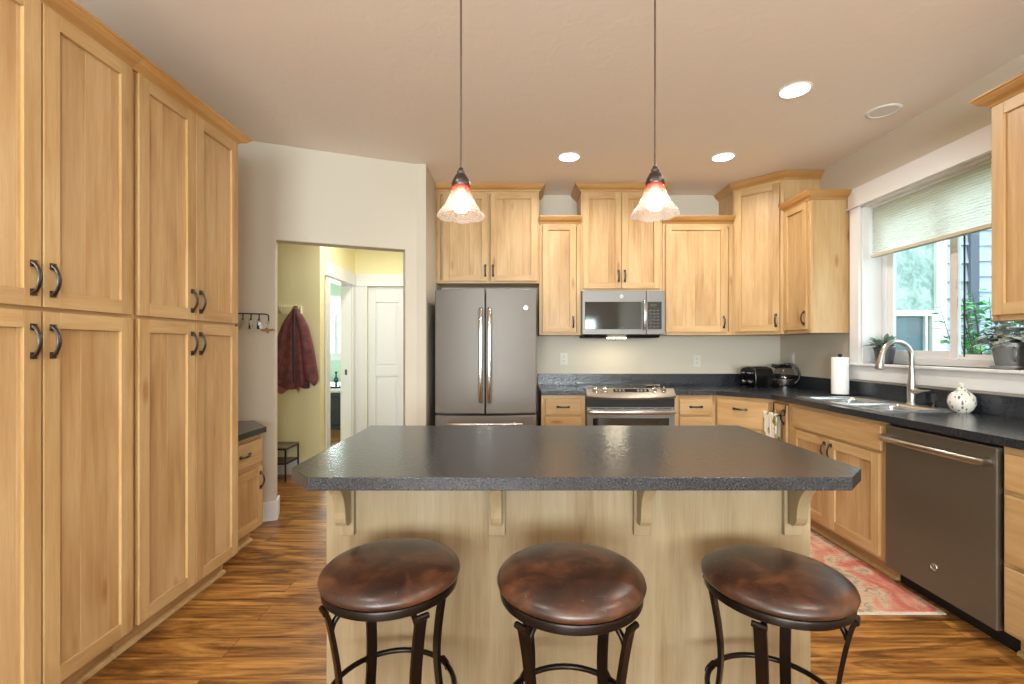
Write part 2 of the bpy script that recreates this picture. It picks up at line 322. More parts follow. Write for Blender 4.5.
# ------------------------------------------------------------------ mesh builder
class MB:
    def __init__(s): s.v = []; s.f = []; s.m = []; s.uv = []; s.T = Matrix.Identity(4)
    def add(s, vs, fs, m=0, uvs=None):
        b = len(s.v); s.v += [tuple(s.T @ Vector(p)) for p in vs]
        for i, f in enumerate(fs):
            s.f.append([b + k for k in f]); s.m.append(m)
            s.uv.append(uvs[i] if uvs else [(vs[k][0] + vs[k][1], vs[k][2]) for k in f])
        return s
    def box(s, x0, x1, y0, y1, z0, z1, g='z', m=0):
        vs = [(x, y, z) for z in (z0, z1) for y in (y0, y1) for x in (x0, x1)]
        fs = [(0, 2, 3, 1), (4, 5, 7, 6), (0, 1, 5, 4), (2, 6, 7, 3), (0, 4, 6, 2), (1, 3, 7, 5)]
        gi = 'xyz'.index(g); a, b = [k for k in range(3) if k != gi]
        ou, ov = rnd.uniform(0, 40), rnd.uniform(0, 40)
        uvs = [[(vs[k][gi] + ou, vs[k][a] + vs[k][b] + ov) for k in f] for f in fs]
        return s.add(vs, fs, m, uvs)
    def prism(s, poly, z0, z1, m=0, g=0):
        n = len(poly); vs = [(p[0], p[1], z0) for p in poly] + [(p[0], p[1], z1) for p in poly]
        area_ = sum(poly[i][0] * poly[(i + 1) % n][1] - poly[(i + 1) % n][0] * poly[i][1] for i in range(n))
        fs = [tuple(range(n - 1, -1, -1)), tuple(range(n, 2 * n))] + [(i, (i + 1) % n, n + (i + 1) % n, n + i) for i in range(n)]
        if area_ < 0: fs = [tuple(reversed(f)) for f in fs]
        ou, ov = rnd.uniform(0, 40), rnd.uniform(0, 40)
        uvs = [[((vs[k][2], vs[k][0] + vs[k][1])[::(1 if g == 0 else -1)][0] + ou, (vs[k][2], vs[k][0] + vs[k][1])[::(1 if g == 0 else -1)][1] + ov) for k in f] for f in fs]
        return s.add(vs, fs, m, uvs)
    def prism_ax(s, poly, a0, a1, axis, m=0):
        """poly in the plane across axis: axis x -> (y,z), axis y -> (x,z)"""
        n = len(poly)
        P = (lambda p, a: (a, p[0], p[1])) if axis == 'x' else (lambda p, a: (p[0], a, p[1]))
        vs = [P(p, a0) for p in poly] + [P(p, a1) for p in poly]
        fs = [tuple(range(n - 1, -1, -1)), tuple(range(n, 2 * n))] + [(i, (i + 1) % n, n + (i + 1) % n, n + i) for i in range(n)]
        ar = sum(poly[i][0] * poly[(i + 1) % n][1] - poly[(i + 1) % n][0] * poly[i][1] for i in range(n))
        if (ar < 0) != (axis == 'y'): fs = [tuple(reversed(f)) for f in fs]
        ou = rnd.uniform(0, 40)
        uvs = [[(vs[k][2] + ou, vs[k][0] + vs[k][1] + ou) for k in f] for f in fs]
        return s.add(vs, fs, m, uvs)
    def lathe(s, prof, n=32, c=(0, 0, 0), m=0, closed=True):
        vs = []; fs = []
        for r, z in prof:
            for k in range(n):
                a = 2 * PI * k / n; vs.append((c[0] + r * math.cos(a), c[1] + r * math.sin(a), c[2] + z))
        L = len(prof)
        for i in range(L - 1):
            for k in range(n):
                k2 = (k + 1) % n; fs.append((i * n + k, i * n + k2, (i + 1) * n + k2, (i + 1) * n + k))
        if closed:
            fs.append(tuple(range(n - 1, -1, -1))); fs.append(tuple((L - 1) * n + k for k in range(n)))
        return s.add(vs, fs, m)
    def tube(s, pts, rad, n=10, m=0, closed=False, flat=None, up=None):
        """sweep an ellipse (rad may be a number or list of (ra, rb)) along pts"""
        pts = [Vector(p) for p in pts]; L = len(pts); vs = []; fs = []
        prevn = Vector(up) if up else None
        for i, p in enumerate(pts):
            a = pts[(i - 1) % L] if closed else pts[max(i - 1, 0)]; b = pts[(i + 1) % L] if closed else pts[min(i + 1, L - 1)]
            t = (b - a).normalized()
            if prevn is None: prevn = Vector((0, 0, 1)) if abs(t.z) < 0.9 else Vector((1, 0, 0))
            nn = (prevn - t * prevn.dot(t)); nn = nn.normalized() if nn.length > 1e-6 else t.orthogonal().normalized()
            if not up: prevn = nn
            bb = t.cross(nn)
            r = rad[i] if isinstance(rad, list) else rad
            ra, rb = r if isinstance(r, (list, tuple)) else (r, r)
            for k in range(n):
                th = 2 * PI * k / n + (PI / n if flat else 0)
                cx, cy = math.cos(th), math.sin(th)
                if flat:   # squarish section
                    q = 1 / max(abs(cx), abs(cy)); cx, cy = cx * q, cy * q
                vs.append(tuple(p + nn * (ra * cx) + bb * (rb * cy)))
        for i in range(L if closed else L - 1):
            j = (i + 1) % L
            for k in range(n):
                k2 = (k + 1) % n; fs.append((i * n + k, i * n + k2, j * n + k2, j * n + k))
        if not closed:
            fs.append(tuple(range(n - 1, -1, -1))); fs.append(tuple((L - 1) * n + k for k in range(n)))
        return s.add(vs, fs, m)
    def build(s, name, mats, parent=None, loc=None, rot=None, bevel=0, smooth=None, subsurf=0, label=None):
        me = bpy.data.meshes.new(name); me.from_pydata(s.v, [], s.f)
        if not isinstance(mats, (list, tuple)): mats = [mats]
        for q in mats: me.materials.append(M[q] if isinstance(q, str) else q)
        ul = me.uv_layers.new(name='UVMap'); i = 0
        for p, mi, uv in zip(me.polygons, s.m, s.uv):
            p.material_index = mi
            for k, li in enumerate(p.loop_indices): ul.data[li].uv = uv[k]
        if smooth is not None:
            for p in me.polygons: p.use_smooth = True
            me.set_sharp_from_angle(angle=R(smooth))
        me.update()
        o = bpy.data.objects.new(name, me); COL.objects.link(o)
        if parent: o.parent = parent
        if loc: o.location = loc
        if rot: o.rotation_euler = rot
        if bevel:
            b = o.modifiers.new('bevel', 'BEVEL'); b.width = bevel; b.segments = 2; b.limit_method = 'ANGLE'; b.angle_limit = R(40)
        if subsurf:
            u = o.modifiers.new('sub', 'SUBSURF'); u.levels = subsurf; u.render_levels = subsurf
        if label: o['label'] = label
        return o

def thing(name, label, cat, loc=(0, 0, 0), rz=0, group=None):
    o = bpy.data.objects.new(name, None); COL.objects.link(o); o.location = loc; o.rotation_euler = (0, 0, rz)
    o['label'] = label; o['category'] = cat
    if group: o['group'] = group
    o.empty_display_size = 0.1
    return o
def tag(o, label, cat, group=None):
    o['label'] = label; o['category'] = cat
    if group: o['group'] = group
    return o
def struct(o): o['kind'] = 'structure'; return o
def sempty(name, loc=(0, 0, 0), rz=0):
    o = bpy.data.objects.new(name, None); COL.objects.link(o); o.location = loc; o.rotation_euler = (0, 0, rz); o['kind'] = 'structure'; return o
def dup(root, loc, rz=None, label=None):
    r = root.copy(); COL.objects.link(r); r.location = loc
    if rz is not None: r.rotation_euler = (0, 0, rz)
    if label: r['label'] = label
    def rec(src, dst):
        for ch in list(src.children):
            c = ch.copy(); COL.objects.link(c); c.parent = dst; rec(ch, c)
    rec(root, r); return r
def bez(p0, p1, p2, p3, n=10):
    out = []
    for i in range(n + 1):
        t = i / n; out.append(tuple((1 - t) ** 3 * a + 3 * (1 - t) ** 2 * t * b + 3 * (1 - t) * t * t * c + t ** 3 * d for a, b, c, d in zip(p0, p1, p2, p3)))
    return out
def spline(pts, n=6):
    """Catmull-Rom through pts"""
    P = [pts[0]] + list(pts) + [pts[-1]]; out = []
    for i in range(1, len(P) - 2):
        for k in range(n):
            t = k / n
            out.append(tuple(0.5 * ((2 * b) + (-a + c) * t + (2 * a - 5 * b + 4 * c - d) * t * t + (-a + 3 * b - 3 * c + d) * t ** 3)
                             for a, b, c, d in zip(P[i - 1], P[i], P[i + 1], P[i + 2])))
    out.append(tuple(pts[-1])); return out

# ------------------------------------------------------------------ the setting
CZ = 2.80
XL, XR, YB, YW = -2.20, 2.62, -3.6, 4.58
A0 = (XL, 3.27); A1 = (-0.752, 3.83)
ax, ay = A1[0] - A0[0], A1[1] - A0[1]; al = math.hypot(ax, ay); ang = math.atan2(ay, ax)
struct(MB().box(-6, 2.9, YB - 0.2, 9.4, -0.1, 0, 'x').build('floor', 'floor'))
struct(MB().box(-6, 2.9, YB - 0.2, 9.4, CZ, CZ + 0.1, 'x').build('ceiling', 'ceiling'))
struct(MB().box(XL - 0.12, XL, YB, 3.27, 0, CZ).build('wall_left', 'wall'))
wb = MB(); T = 0.12
wb.box(-0.872, -0.752, 3.80, YW + 0.12, 0, CZ); wb.box(-0.76, XR + 0.2, YW, YW + 0.12, 0, CZ)
struct(wb.build('wall_back', 'wall'))
# angled wall with the cased-less opening
def pos_for_px(px):
    k = (px - 517) / 460
    t = (k * A0[1] - A0[0]) / (ax - k * ay); return t * al
s0, s1, OH = pos_for_px(275.5), pos_for_px(405), 2.085
aw = MB(); aw.T = Matrix.Translation((A0[0], A0[1], 0)) @ Matrix.Rotation(ang, 4, 'Z')
# bull-nosed corners come from the bevel
aw.prism_ax([(0, 0), (s0, 0), (s0, OH), (s1, OH), (s1, 0), (al, 0), (al, CZ), (0, CZ)], 0, T, 'y')
struct(aw.build('wall_angled', 'wall', bevel=0.006))
# right wall with the window hole
WY0, WY1, WZ0, WZ1 = 2.356, 3.50, 1.165, 2.357
wr = MB(); wr.box(XR, XR + 0.2, YB, WY0, 0, CZ).box(XR, XR + 0.2, WY1, YW + 0.12, 0, CZ).box(XR, XR + 0.2, WY0, WY1, 0, WZ0).box(XR, XR + 0.2, WY0, WY1, WZ1, CZ)
struct(wr.build('wall_right', 'wall'))
# wall behind the camera with two windows
wf = MB(); y0, y1 = YB - 0.15, YB
wf.box(XL - 0.12, -1.7, y0, y1, 0, CZ).box(0.3, 0.9, y0, y1, 0, CZ).box(2.1, XR + 0.2, y0, y1, 0, CZ)
wf.box(-1.7, 0.3, y0, y1, 2.2, CZ).box(-1.7, 0.3, y0, y1, 0, 0.5).box(0.9, 2.1, y0, y1, 2.1, CZ).box(0.9, 2.1, y0, y1, 0, 0.9)
struct(wf.build('wall_front', 'wall'))
def window_unit(name, x0, x1, z0, z1, y):
    e = sempty(name, (0, y, 0)); f = MB(); t = 0.06
    f.box(x0, x0 + t, 0, .08, z0, z1).box(x1 - t, x1, 0, .08, z0, z1).box(x0 + t, x1 - t, 0, .08, z0, z0 + t, 'x').box(x0 + t, x1 - t, 0, .08, z1 - t, z1, 'x')
    xm = (x0 + x1) / 2; f.box(xm - .03, xm + .03, 0, .08, z0 + t, z1 - t); f.build('window_frame', 'trim', e)
    for a, b in ((x0 + t, xm - .03), (xm + .03, x1 - t)): MB().box(a, b, .035, .041, z0 + t, z1 - t).build('window_pane', 'glass', e)
window_unit('window_2', -1.7, 0.3, 0.5, 2.2, YB - 0.12)
window_unit('window_3', 0.9, 2.1, 0.9, 2.1, YB - 0.12)

# hall and bedroom beyond the opening
struct(MB().box(-3.6, -2.0, 4.67, 4.79, 0, CZ).build('wall_hall_coats', 'yellow'))
hl = MB(); hl.box(-2.12, -2.0, 4.78, 4.89, 0, CZ).box(-2.12, -2.0, 5.57, 5.68, 0, CZ).box(-2.12, -2.0, 4.89, 5.57, 2.05, CZ)
struct(hl.build('wall_hall_left', 'yellow'))
hb = MB(); hb.box(-2.12, -1.845, 5.67, 5.79, 0, CZ).box(-1.37, -0.60, 5.67, 5.79, 0, CZ).box(-1.845, -1.37, 5.67, 5.79, 2.04, CZ)
struct(hb.build('wall_hall_back', 'yellow'))
struct(MB().box(-0.872, -0.753, YW + 0.12, 5.68, 0, CZ).build('wall_hall_right', 'yellow'))
struct(MB().box(-3.72, -3.6, 2.6, 4.79, 0, CZ).build('wall_hall_end', 'yellow'))
struct(MB().box(-3.72, XL - 0.12, 2.6, 2.72, 0, CZ).build('wall_hall_near', 'yellow'))
br_ = MB(); br_.box(-5.6, -4.3, 9.0, 9.12, 0, CZ, m=0).box(-2.75, -2.0, 9.0, 9.12, 0, CZ).box(-4.3, -2.75, 9.0, 9.12, 0, 1.12).box(-4.3, -2.75, 9.0, 9.12, 2.30, CZ)
struct(br_.build('wall_bedroom_back', 'mint'))
struct(MB().box(-5.6, -5.48, 4.79, 9.0, 0, CZ).build('wall_bedroom_left', 'mint'))
struct(MB().box(-2.12, -2.0, 5.79, 9.0, 0, CZ).build('wall_bedroom_right', 'mint'))
e = sempty('window_4', (0, 9.0, 0)); f = MB()
f.box(-4.3, -4.24, 0, .08, 1.12, 2.3).box(-2.81, -2.75, 0, .08, 1.12, 2.3).box(-4.24, -2.81, 0, .08, 1.12, 1.18, 'x').box(-4.24, -2.81, 0, .08, 2.24, 2.3, 'x')
f.box(-3.58, -3.50, 0.01, .07, 1.18, 2.24); f.box(-4.42, -2.64, -0.03, 0, 1.04, 1.12, 'x'); f.build('window_frame', 'trim', e)
MB().box(-4.24, -3.58, .03, .036, 1.18, 2.24).build('window_pane', 'glass', e); MB().box(-3.50, -2.81, .03, .036, 1.18, 2.24).build('window_pane', 'glass', e)
o = MB(); o.box(-4.25, -2.80, -0.03, -0.01, 2.0, 2.28, 'x').box(-4.25, -2.80, -0.035, -0.005, 1.98, 2.0, 'x')
tag(o.build('window_blind', 'blind', None, (0, 8.985, 0)), 'pale roller blind at the top of the bedroom window beyond the hall doorway', 'blind')

# trims: baseboards, casings
def trim_obj(name, mb, bevel=0.002): return struct(mb.build(name, 'trim', bevel=bevel))
BH = 0.145
b = MB(); b.T = aw.T.copy()
b.prism([(0.30, -0.015), (s0 + 0.015, -0.015), (s0 + 0.015, T + 0.015), (s0 + 0.001, T + 0.015), (s0 + 0.001, -0.001), (0.30, -0.001)], 0, BH)
trim_obj('baseboard_left', b, 0.004)
b = MB(); b.T = aw.T.copy()
b.prism([(s1 - 0.015, -0.015), (al + 0.015, -0.015), (al + 0.015, -0.001), (s1 - 0.001, -0.001), (s1 - 0.001, T + 0.015), (s1 - 0.015, T + 0.015)], 0, BH)
trim_obj('baseboard_right', b, 0.004)
trim_obj('baseboard_coats', MB().box(-3.59, -1.985, 4.655, 4.669, 0, BH, 'x'))
trim_obj('baseboard_hall', MB().box(-1.999, -1.985, 4.669, 4.80, 0, BH, 'y'))
trim_obj('baseboard_front', MB().box(XL, XR, YB, YB + 0.015, 0, BH, 'x'))
# doorway casing in the hall's left wall and jamb
c = MB(); c.box(-2.0, -1.982, 4.80, 4.89, 0, 2.05).box(-2.0, -1.982, 5.57, 5.652, 0, 2.05).box(-2.0, -1.978, 4.785, 5.648, 2.05, 2.186, 'y').box(-2.0, -1.970, 4.78, 5.648, 2.04, 2.056, 'y')
c.box(-2.13, -1.999, 5.55, 5.569, 0, 2.05).box(-2.13, -1.999, 4.891, 4.91, 0, 2.05).box(-2.13, -1.999, 4.91, 5.55, 2.03, 2.049, 'y')
trim_obj('trim_1', c)
sp = MB().box(-2.075, -2.05, 5.546, 5.5495, 0.955, 1.02).build('strike_plate', 'pewter', None); struct(sp); sp.name = 'trim_2'
c = MB(); c.box(-1.999, -1.8425, 5.65, 5.669, 0, 2.05).box(-1.37, -1.287, 5.65, 5.669, 0, 2.05).box(-1.978, -1.24, 5.648, 5.669, 2.05, 2.186, 'x').box(-1.978, -1.24, 5.64, 5.669, 2.04, 2.056, 'x')
trim_obj('trim_3', c)
# panel closet door
def panel_door(name, x0, x1, y, z1):
    e = sempty(name, (0, y, 0)); d = MB(); st = 0.095
    pan = [(0.13, 0.86), (1.03, z1 - 0.17)] if False else [(0.25, 0.93), (1.05, z1 - 0.19)]
    d.box(x0, x0 + st, 0, .035, 0.01, z1).box(x1 - st, x1, 0, .035, 0.01, z1)
    zs = [0.01] + [v for p_ in pan for v in p_] + [z1]
    for a, b in ((zs[0], zs[1]), (zs[2], zs[3]), (zs[4], zs[5])): d.box(x0 + st, x1 - st, 0, .035, a, b, 'x')
    for a, b in pan:
        d.box(x0 + st, x1 - st, .014, .03, a, b)
        d.box(x0 + st + .03, x1 - st - .03, .004, .016, a + .03, b - .03)
    d.build('door_panel', 'trim', e, bevel=0.004)
    return e
panel_door('door_1', -1.842, -1.373, 5.69, 2.035)

# ------------------------------------------------------------------ kitchen window (window_1)
e = sempty('window_1', (0, 0, 0))
c = MB()   # casing on the room side
c.box(2.598, XR, WY1, WY1 + 0.095, WZ0 - 0.02, WZ1).box(2.598, XR, WY0 - 0.095, WY0, WZ0 - 0.02, WZ1)
c.box(2.594, XR, WY0 - 0.11, WY1 + 0.11, WZ1 + 0.012, WZ1 + 0.15, 'y').box(2.585, XR, WY0 - 0.125, WY1 + 0.125, WZ1, WZ1 + 0.012, 'y')
c.box(2.60, XR, WY0 - 0.095, WY1 + 0.095, WZ0 - 0.125, WZ0 - 0.02, 'y')
c.build('window_casing', 'trim', e, bevel=0.003)
MB().box(2.575, 2.762, WY0 - 0.11, WY1 + 0.11, WZ0 - 0.02, WZ0, 'y').build('window_sill', 'trim', e, bevel=0.005)
c = MB(); c.box(XR + 0.001, 2.80, WY1 - 0.012, WY1, WZ0, WZ1).box(XR + 0.001, 2.80, WY0, WY0 + 0.012, WZ0, WZ1).box(XR + 0.001, 2.80, WY0, WY1, WZ1 - 0.012, WZ1, 'y')
c.build('window_reveal', 'trim', e)
def ring(mb, x0, x1, ya, yb, za, zb, t, m=0):
    mb.box(x0, x1, ya, ya + t, za, zb, m=m).box(x0, x1, yb - t, yb, za, zb, m=m).box(x0, x1, ya + t, yb - t, za, za + t, 'y', m).box(x0, x1, ya + t, yb - t, zb - t, zb, 'y', m)
    return mb
ya, yb, za, zb = WY0 + 0.012, WY1 - 0.012, WZ0, WZ1 - 0.012
ring(MB(), 2.765, 2.80, ya, yb, za, zb, 0.045).build('window_frame', 'trim', e, bevel=0.002)
s = ring(MB(), 2.772, 2.796, 2.895, yb - 0.045, za + 0.045, zb - 0.045, 0.052); s.box(2.768, 2.773, 2.90, 2.915, 1.66, 1.72)
s.build('window_sash', 'trim', e, bevel=0.003)
s = ring(MB(), 2.785, 2.799, ya + 0.045, 2.95, za + 0.045, zb - 0.045, 0.03)
s.build('window_sash', 'trim', e, bevel=0.003)
MB().box(2.782, 2.786, 2.947, yb - 0.097, za + 0.097, zb - 0.097).build('window_pane', 'glass', e)
MB().box(2.790, 2.794, ya + 0.075, 2.92, za + 0.075, zb - 0.075).build('window_pane', 'glass', e)
MB().box(2.7835, 2.789, 2.86, 2.868, za + 0.06, zb - 0.06).build('window_track', 'rubber', e)

# cellular shade: pleated
t = thing('cellular_blind', 'pale pleated cellular shade half lowered in the window above the sink', 'blind', (2.69, 2.93, 2.33))
p = MB(); n = 19; z0, z1 = -0.345, 0.0
hy = 0.535
for side in (1,):
    vs = []; fs = []; uv = []
    for i in range(2 * n + 1):
        z = z1 + (z0 - z1) * i / (2 * n); xx = 0.009 if i % 2 else -0.009
        vs += [(xx - 0.006, -hy, z), (xx - 0.006, hy, z)]
    for i in range(2 * n): fs.append((2 * i, 2 * i + 1, 2 * i + 3, 2 * i + 2))
    p.add(vs, fs)
p.build('shade_fabric', 'blind', t)
MB().box(-0.022, 0.02, -hy, hy, -0.37, -0.345, 'y').build('bottom_rail', 'blindrail', t, bevel=0.004)
MB().box(-0.022, 0.022, -hy, hy, 0.0, 0.014, 'y').build('head_rail', 'white', t, bevel=0.003)

# ------------------------------------------------------------------ cabinet kit
def handle_mesh():
    L = 0.112; mb = MB()
    pts = []; rad = []
    for i in range(15):
        t = i / 14; z = (t - 0.5) * (L - 0.014); s_ = math.sin(PI * t)
        pts.append((0, -0.005 - 0.020 * s_ ** 0.8, z)); k = abs(t - 0.5) * 2
        wdt = 0.0055 + 0.0015 * (1 - k) + 0.004 * max(0, k - 0.75) / 0.25
        rad.append((wdt * 1.15, 0.0048))
    mb.tube(pts, rad, 8, up=(1, 0, 0))
    for sgn in (-1, 1): mb.box(-0.009, 0.009, -0.006, 0.0, sgn * (L / 2 - 0.009) - 0.011, sgn * (L / 2 - 0.009) + 0.011)
    return mb
HM = handle_mesh().build('handle', 'pewter', bevel=0.0015, smooth=50); HMESH = HM.data
bpy.data.objects.remove(HM)
def handle(parent, x, y, z, vert=True):
    o = bpy.data.objects.new('handle', HMESH); COL.objects.link(o); o.parent = parent; o.location = (x, y, z)
    if not vert: o.rotation_euler = (0, R(90), 0)
    return o
ST = 0.056
def shaker(parent, x0, x1, z0, z1, hd=None, st=ST, y=0.0, Tm=None, name='door'):
    d = MB()
    if Tm: d.T = Tm
    d.box(x0, x0 + st, y - .02, y - .0005, z0, z1, 'z', 0).box(x1 - st, x1, y - .02, y - .0005, z0, z1, 'z', 0)
    d.box(x0 + st, x1 - st, y - .02, y - .0005, z0, z0 + st, 'x', 0).box(x0 + st, x1 - st, y - .02, y - .0005, z1 - st, z1, 'x', 0)
    # glued-up panel boards
    xs = [x0 + st]; 
    while xs[-1] < x1 - st - 0.13: xs.append(xs[-1] + rnd.uniform(0.08, 0.13))
    xs.append(x1 - st)
    for a, b in zip(xs, xs[1:]): d.box(a, b, y - .009, y - .002, z0 + st, z1 - st, 'z', 1)
    o = d.build(name, ['maple', 'maple_panel'], parent, bevel=0.0016)
    if hd:
        for h in ([hd] if isinstance(hd[0], (int, float)) else hd):
            hx, hz, v = h
            q = handle(o, hx, y - .02, hz, v)
            if Tm: q.matrix_local = Tm @ Matrix.Translation((hx, y - .02, hz)) @ (Matrix.Identity(4) if v else Matrix.Rotation(R(90), 4, 'Y'))
    return o
def slab(parent, x0, x1, z0, z1, hd=None, y=0.0, Tm=None):
    d = MB()
    if Tm: d.T = Tm
    d.box(x0, x1, y - .02, y - .0005, z0, z1, 'x')
    o = d.build('drawer', 'maple', parent, bevel=0.005)
    if hd:
        q = handle(o, hd[0], y - .02, hd[1], False)
        if Tm: q.matrix_local = Tm @ Matrix.Translation((hd[0], y - .02, hd[1])) @ Matrix.Rotation(R(90), 4, 'Y')
    return o
CP = [(0, 0), (0.008, 0), (0.012, 0.010), (0.018, 0.016), (0.034, 0.026), (0.046, 0.040), (0.050, 0.048), (0.057, 0.052), (0.057, 0.062), (0, 0.062)]
def crown(parent, path, z, h=0.055, out=0.057, name='crown_moulding'):
    """path of 2D points, outward is to the right of travel"""
    pts = [Vector(p) for p in path]; N = len(pts); nrm = []
    for i in range(N - 1):
        d = (pts[i + 1] - pts[i]).normalized(); nrm.append(Vector((d.y, -d.x)))
    off = []
    for i in range(N):
        if i == 0: off.append(nrm[0])
        elif i == N - 1: off.append(nrm[-1])
        else:
            m_ = (nrm[i - 1] + nrm[i]).normalized(); off.append(m_ / m_.dot(nrm[i]))
    mb = MB(); sx, sz = out / 0.057, h / 0.062; dist = 0
    P = [(a * sx, b * sz) for a, b in CP]; L = len(P)
    for i in range(N - 1):
        seg = (pts[i + 1] - pts[i]).length; vs = []
        for j, u in ((i, 0), (i + 1, seg)):
            for a, b in P: q = pts[j] + off[j] * a; vs.append((q.x, q.y, z + b))
        fs = [(k, L + k, L + (k + 1) % L, (k + 1) % L) for k in range(L)]
        if i == 0: fs.append(tuple(range(L)))
        if i == N - 2: fs.append(tuple(L + k for k in range(L - 1, -1, -1)))
        o1 = rnd.uniform(0, 30)
        uv = [[((seg if k >= L else 0) + o1, (k % L) * 0.012 + o1) for k in f] for f in fs]
        mb.add(vs, fs, 0, uv)
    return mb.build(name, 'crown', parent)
def carcass(t, w, d, z0, z1, mid=None, toe=True, fs=0.038, rails=()):
    """local: x 0..w, face frame front at y=0, body behind"""
    MB().box(0.001, w - 0.001, 0.0195, d, z0, z1, 'z').build('carcass', 'maple', t)
    f = MB(); f.box(0, fs, 0, .019, z0, z1).box(w - fs, w, 0, .019, z0, z1).box(fs, w - fs, 0, .019, z0, z0 + 0.03, 'x').box(fs, w - fs, 0, .019, z1 - 0.035, z1, 'x')
    for r in rails: f.box(fs, w - fs, 0, .019, r - 0.02, r + 0.02, 'x')
    if mid: f.box(mid - 0.019, mid + 0.019, 0.0005, .0185, z0 + 0.03, z1 - 0.035)
    f.build('face_frame', 'maple', t, bevel=0.001)
    if toe:
        k = MB().box(0.001, w - 0.001, 0.07, 0.085, 0.0, z0, 'x').build('toe_kick', 'toe', t)
        q = MB(); q.prism_ax([(0.07, 0.001), (0.052, 0.001), (0.054, 0.012), (0.062, 0.019), (0.07, 0.02)], 0.001, w - 0.001, 'x'); q.build('shoe_moulding', 'maple', k)

# pantries
PX = -1.605
t = thing('pantry_cabinet', 'tall maple pantry cabinet nearest the camera, cut off by the photo\'s left edge', 'cabinet', (PX, 1.17, 0), R(90))
carcass(t, 0.735, 0.59, 0.10, 2.45, 0.368, rails=(1.409,))
for (x0, x1, hx) in ((0.012, 0.364, 0.336), (0.371, 0.729, 0.399)):
    shaker(t, x0, x1, 1.417, 2.435, (hx, 1.51, True)); shaker(t, x0, x1, 0.118, 1.402, (hx, 1.302, True))
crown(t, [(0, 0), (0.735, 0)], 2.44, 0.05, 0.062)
t = thing('pantry_cabinet', 'tall maple pantry cabinet beside the desk counter, its far end at the angled wall', 'cabinet', (PX, 1.906, 0), R(90))
carcass(t, 0.714, 0.59, 0.10, 2.45, 0.362, rails=(1.409,))
for (x0, x1, hx) in ((0.024, 0.364, 0.338), (0.369, 0.709, 0.397)):
    shaker(t, x0, x1, 1.417, 2.435, (hx, 1.51, True)); shaker(t, x0, x1, 0.118, 1.402, (hx, 1.302, True))
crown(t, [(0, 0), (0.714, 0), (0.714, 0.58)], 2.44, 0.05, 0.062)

# desk-height base
t = thing('base_cabinet', 'short maple desk-height base cabinet with one drawer and one door beyond the pantry', 'cabinet', (-1.705, 2.622, 0), R(90))
carcass(t, 0.438, 0.49, 0.10, 0.723, rails=(0.515,))
slab(t, 0.015, 0.425, 0.53, 0.685, (0.23, 0.61)); shaker(t, 0.015, 0.425, 0.118, 0.505, (0.40, 0.415, True))
tag(MB().prism([(-2.195, 2.623), (-1.66, 2.623), (-1.66, 3.05), (-1.885, 3.30), (-2.195, 3.255)], 0.7235, 0.7605).build('desk_countertop', 'counter', bevel=0.003),
    'small charcoal countertop with an angled end on the low cabinet past the pantry', 'countertop')

# upper cabinets on the back wall
UY = 4.27
def upper(name, label, x0, x1, z0, z1, doors, crown_path, ctop, group=None):
    t = thing(name, label, 'cabinet', (x0, UY, 0)); w_ = x1 - x0
    carcass(t, w_, YW - UY - 0.002, z0, z1, toe=False, mid=(w_ / 2 if len(doors) == 2 else None))
    for a, b, c_, d_, hx, hz in doors: shaker(t, a - x0, b - x0, c_, d_, (hx - x0, hz, True))
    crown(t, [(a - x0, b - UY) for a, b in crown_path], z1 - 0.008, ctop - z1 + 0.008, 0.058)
    return t
upper('wall_cabinet', 'maple two-door wall cabinet above the refrigerator', -0.750, 0.204, 1.88, 2.74,
      [(-0.683, -0.270, 1.90, 2.715, -0.292, 1.995), (-0.243, 0.186, 1.90, 2.715, -0.221, 1.995)], [(-0.750, UY), (0.204, UY), (0.204, YW - 0.002)], 2.797)
upper('wall_cabinet', 'narrow single-door maple wall cabinet between refrigerator and microwave', 0.206, 0.592, 1.40, 2.44,
      [(0.236, 0.545, 1.428, 2.425, 0.520, 1.52)], [(0.206, UY), (0.592, UY)], 2.495)
upper('wall_cabinet', 'tall-set maple two-door wall cabinet directly above the microwave', 0.594, 1.350, 1.806, 2.74,
      [(0.610, 0.965, 1.83, 2.715, 0.940, 1.945), (0.970, 1.322, 1.83, 2.715, 0.996, 1.945)], [(0.594, YW - 0.002), (0.594, UY), (1.350, UY), (1.350, YW - 0.002)], 2.797)
upper('wall_cabinet', 'single-door maple wall cabinet right of the microwave', 1.352, 2.006, 1.40, 2.44,
      [(1.376, 1.938, 1.428, 2.425, 1.911, 1.52)], [(1.352, UY), (2.006, UY)], 2.495)
# corner upper, diagonal
c0, c1 = Vector((2.008, 4.27)), Vector((2.308, 3.972))
t = thing('corner_wall_cabinet', 'tall diagonal corner wall cabinet of maple reaching the ceiling', 'cabinet', (0, 0, 0))
MB().prism([(2.008, YW - .002), (2.008, 4.27), (2.308, 3.972), (XR - .002, 3.972), (XR - .002, YW - .002)], 1.40, 2.745).build('carcass', 'maple', t)
dv = (c1 - c0); L_ = dv.length
Tm = Matrix.Translation((c0.x, c0.y, 0)) @ Matrix.Rotation(math.atan2(dv.y, dv.x), 4, 'Z')
f = MB(); f.T = Tm; f.box(0, .03, -.012, -.0005, 1.40, 2.745).box(L_ - .03, L_, -.012, -.0005, 1.40, 2.745).box(.03, L_ - .03, -.012, -.0005, 1.40, 1.43, 'x').box(.03, L_ - .03, -.012, -.0005, 2.71, 2.745, 'x')
f.build('face_frame', 'maple', t, bevel=0.001)
shaker(t, 0.022, L_ - 0.03, 1.428, 2.712, (L_ - 0.056, 1.52, True), y=-0.012, Tm=Tm)
crown(t, [(2.008, YW - .002), (2.008, 4.262), (2.302, 3.966), (XR - .002, 3.966)], 2.735, 0.06, 0.05)
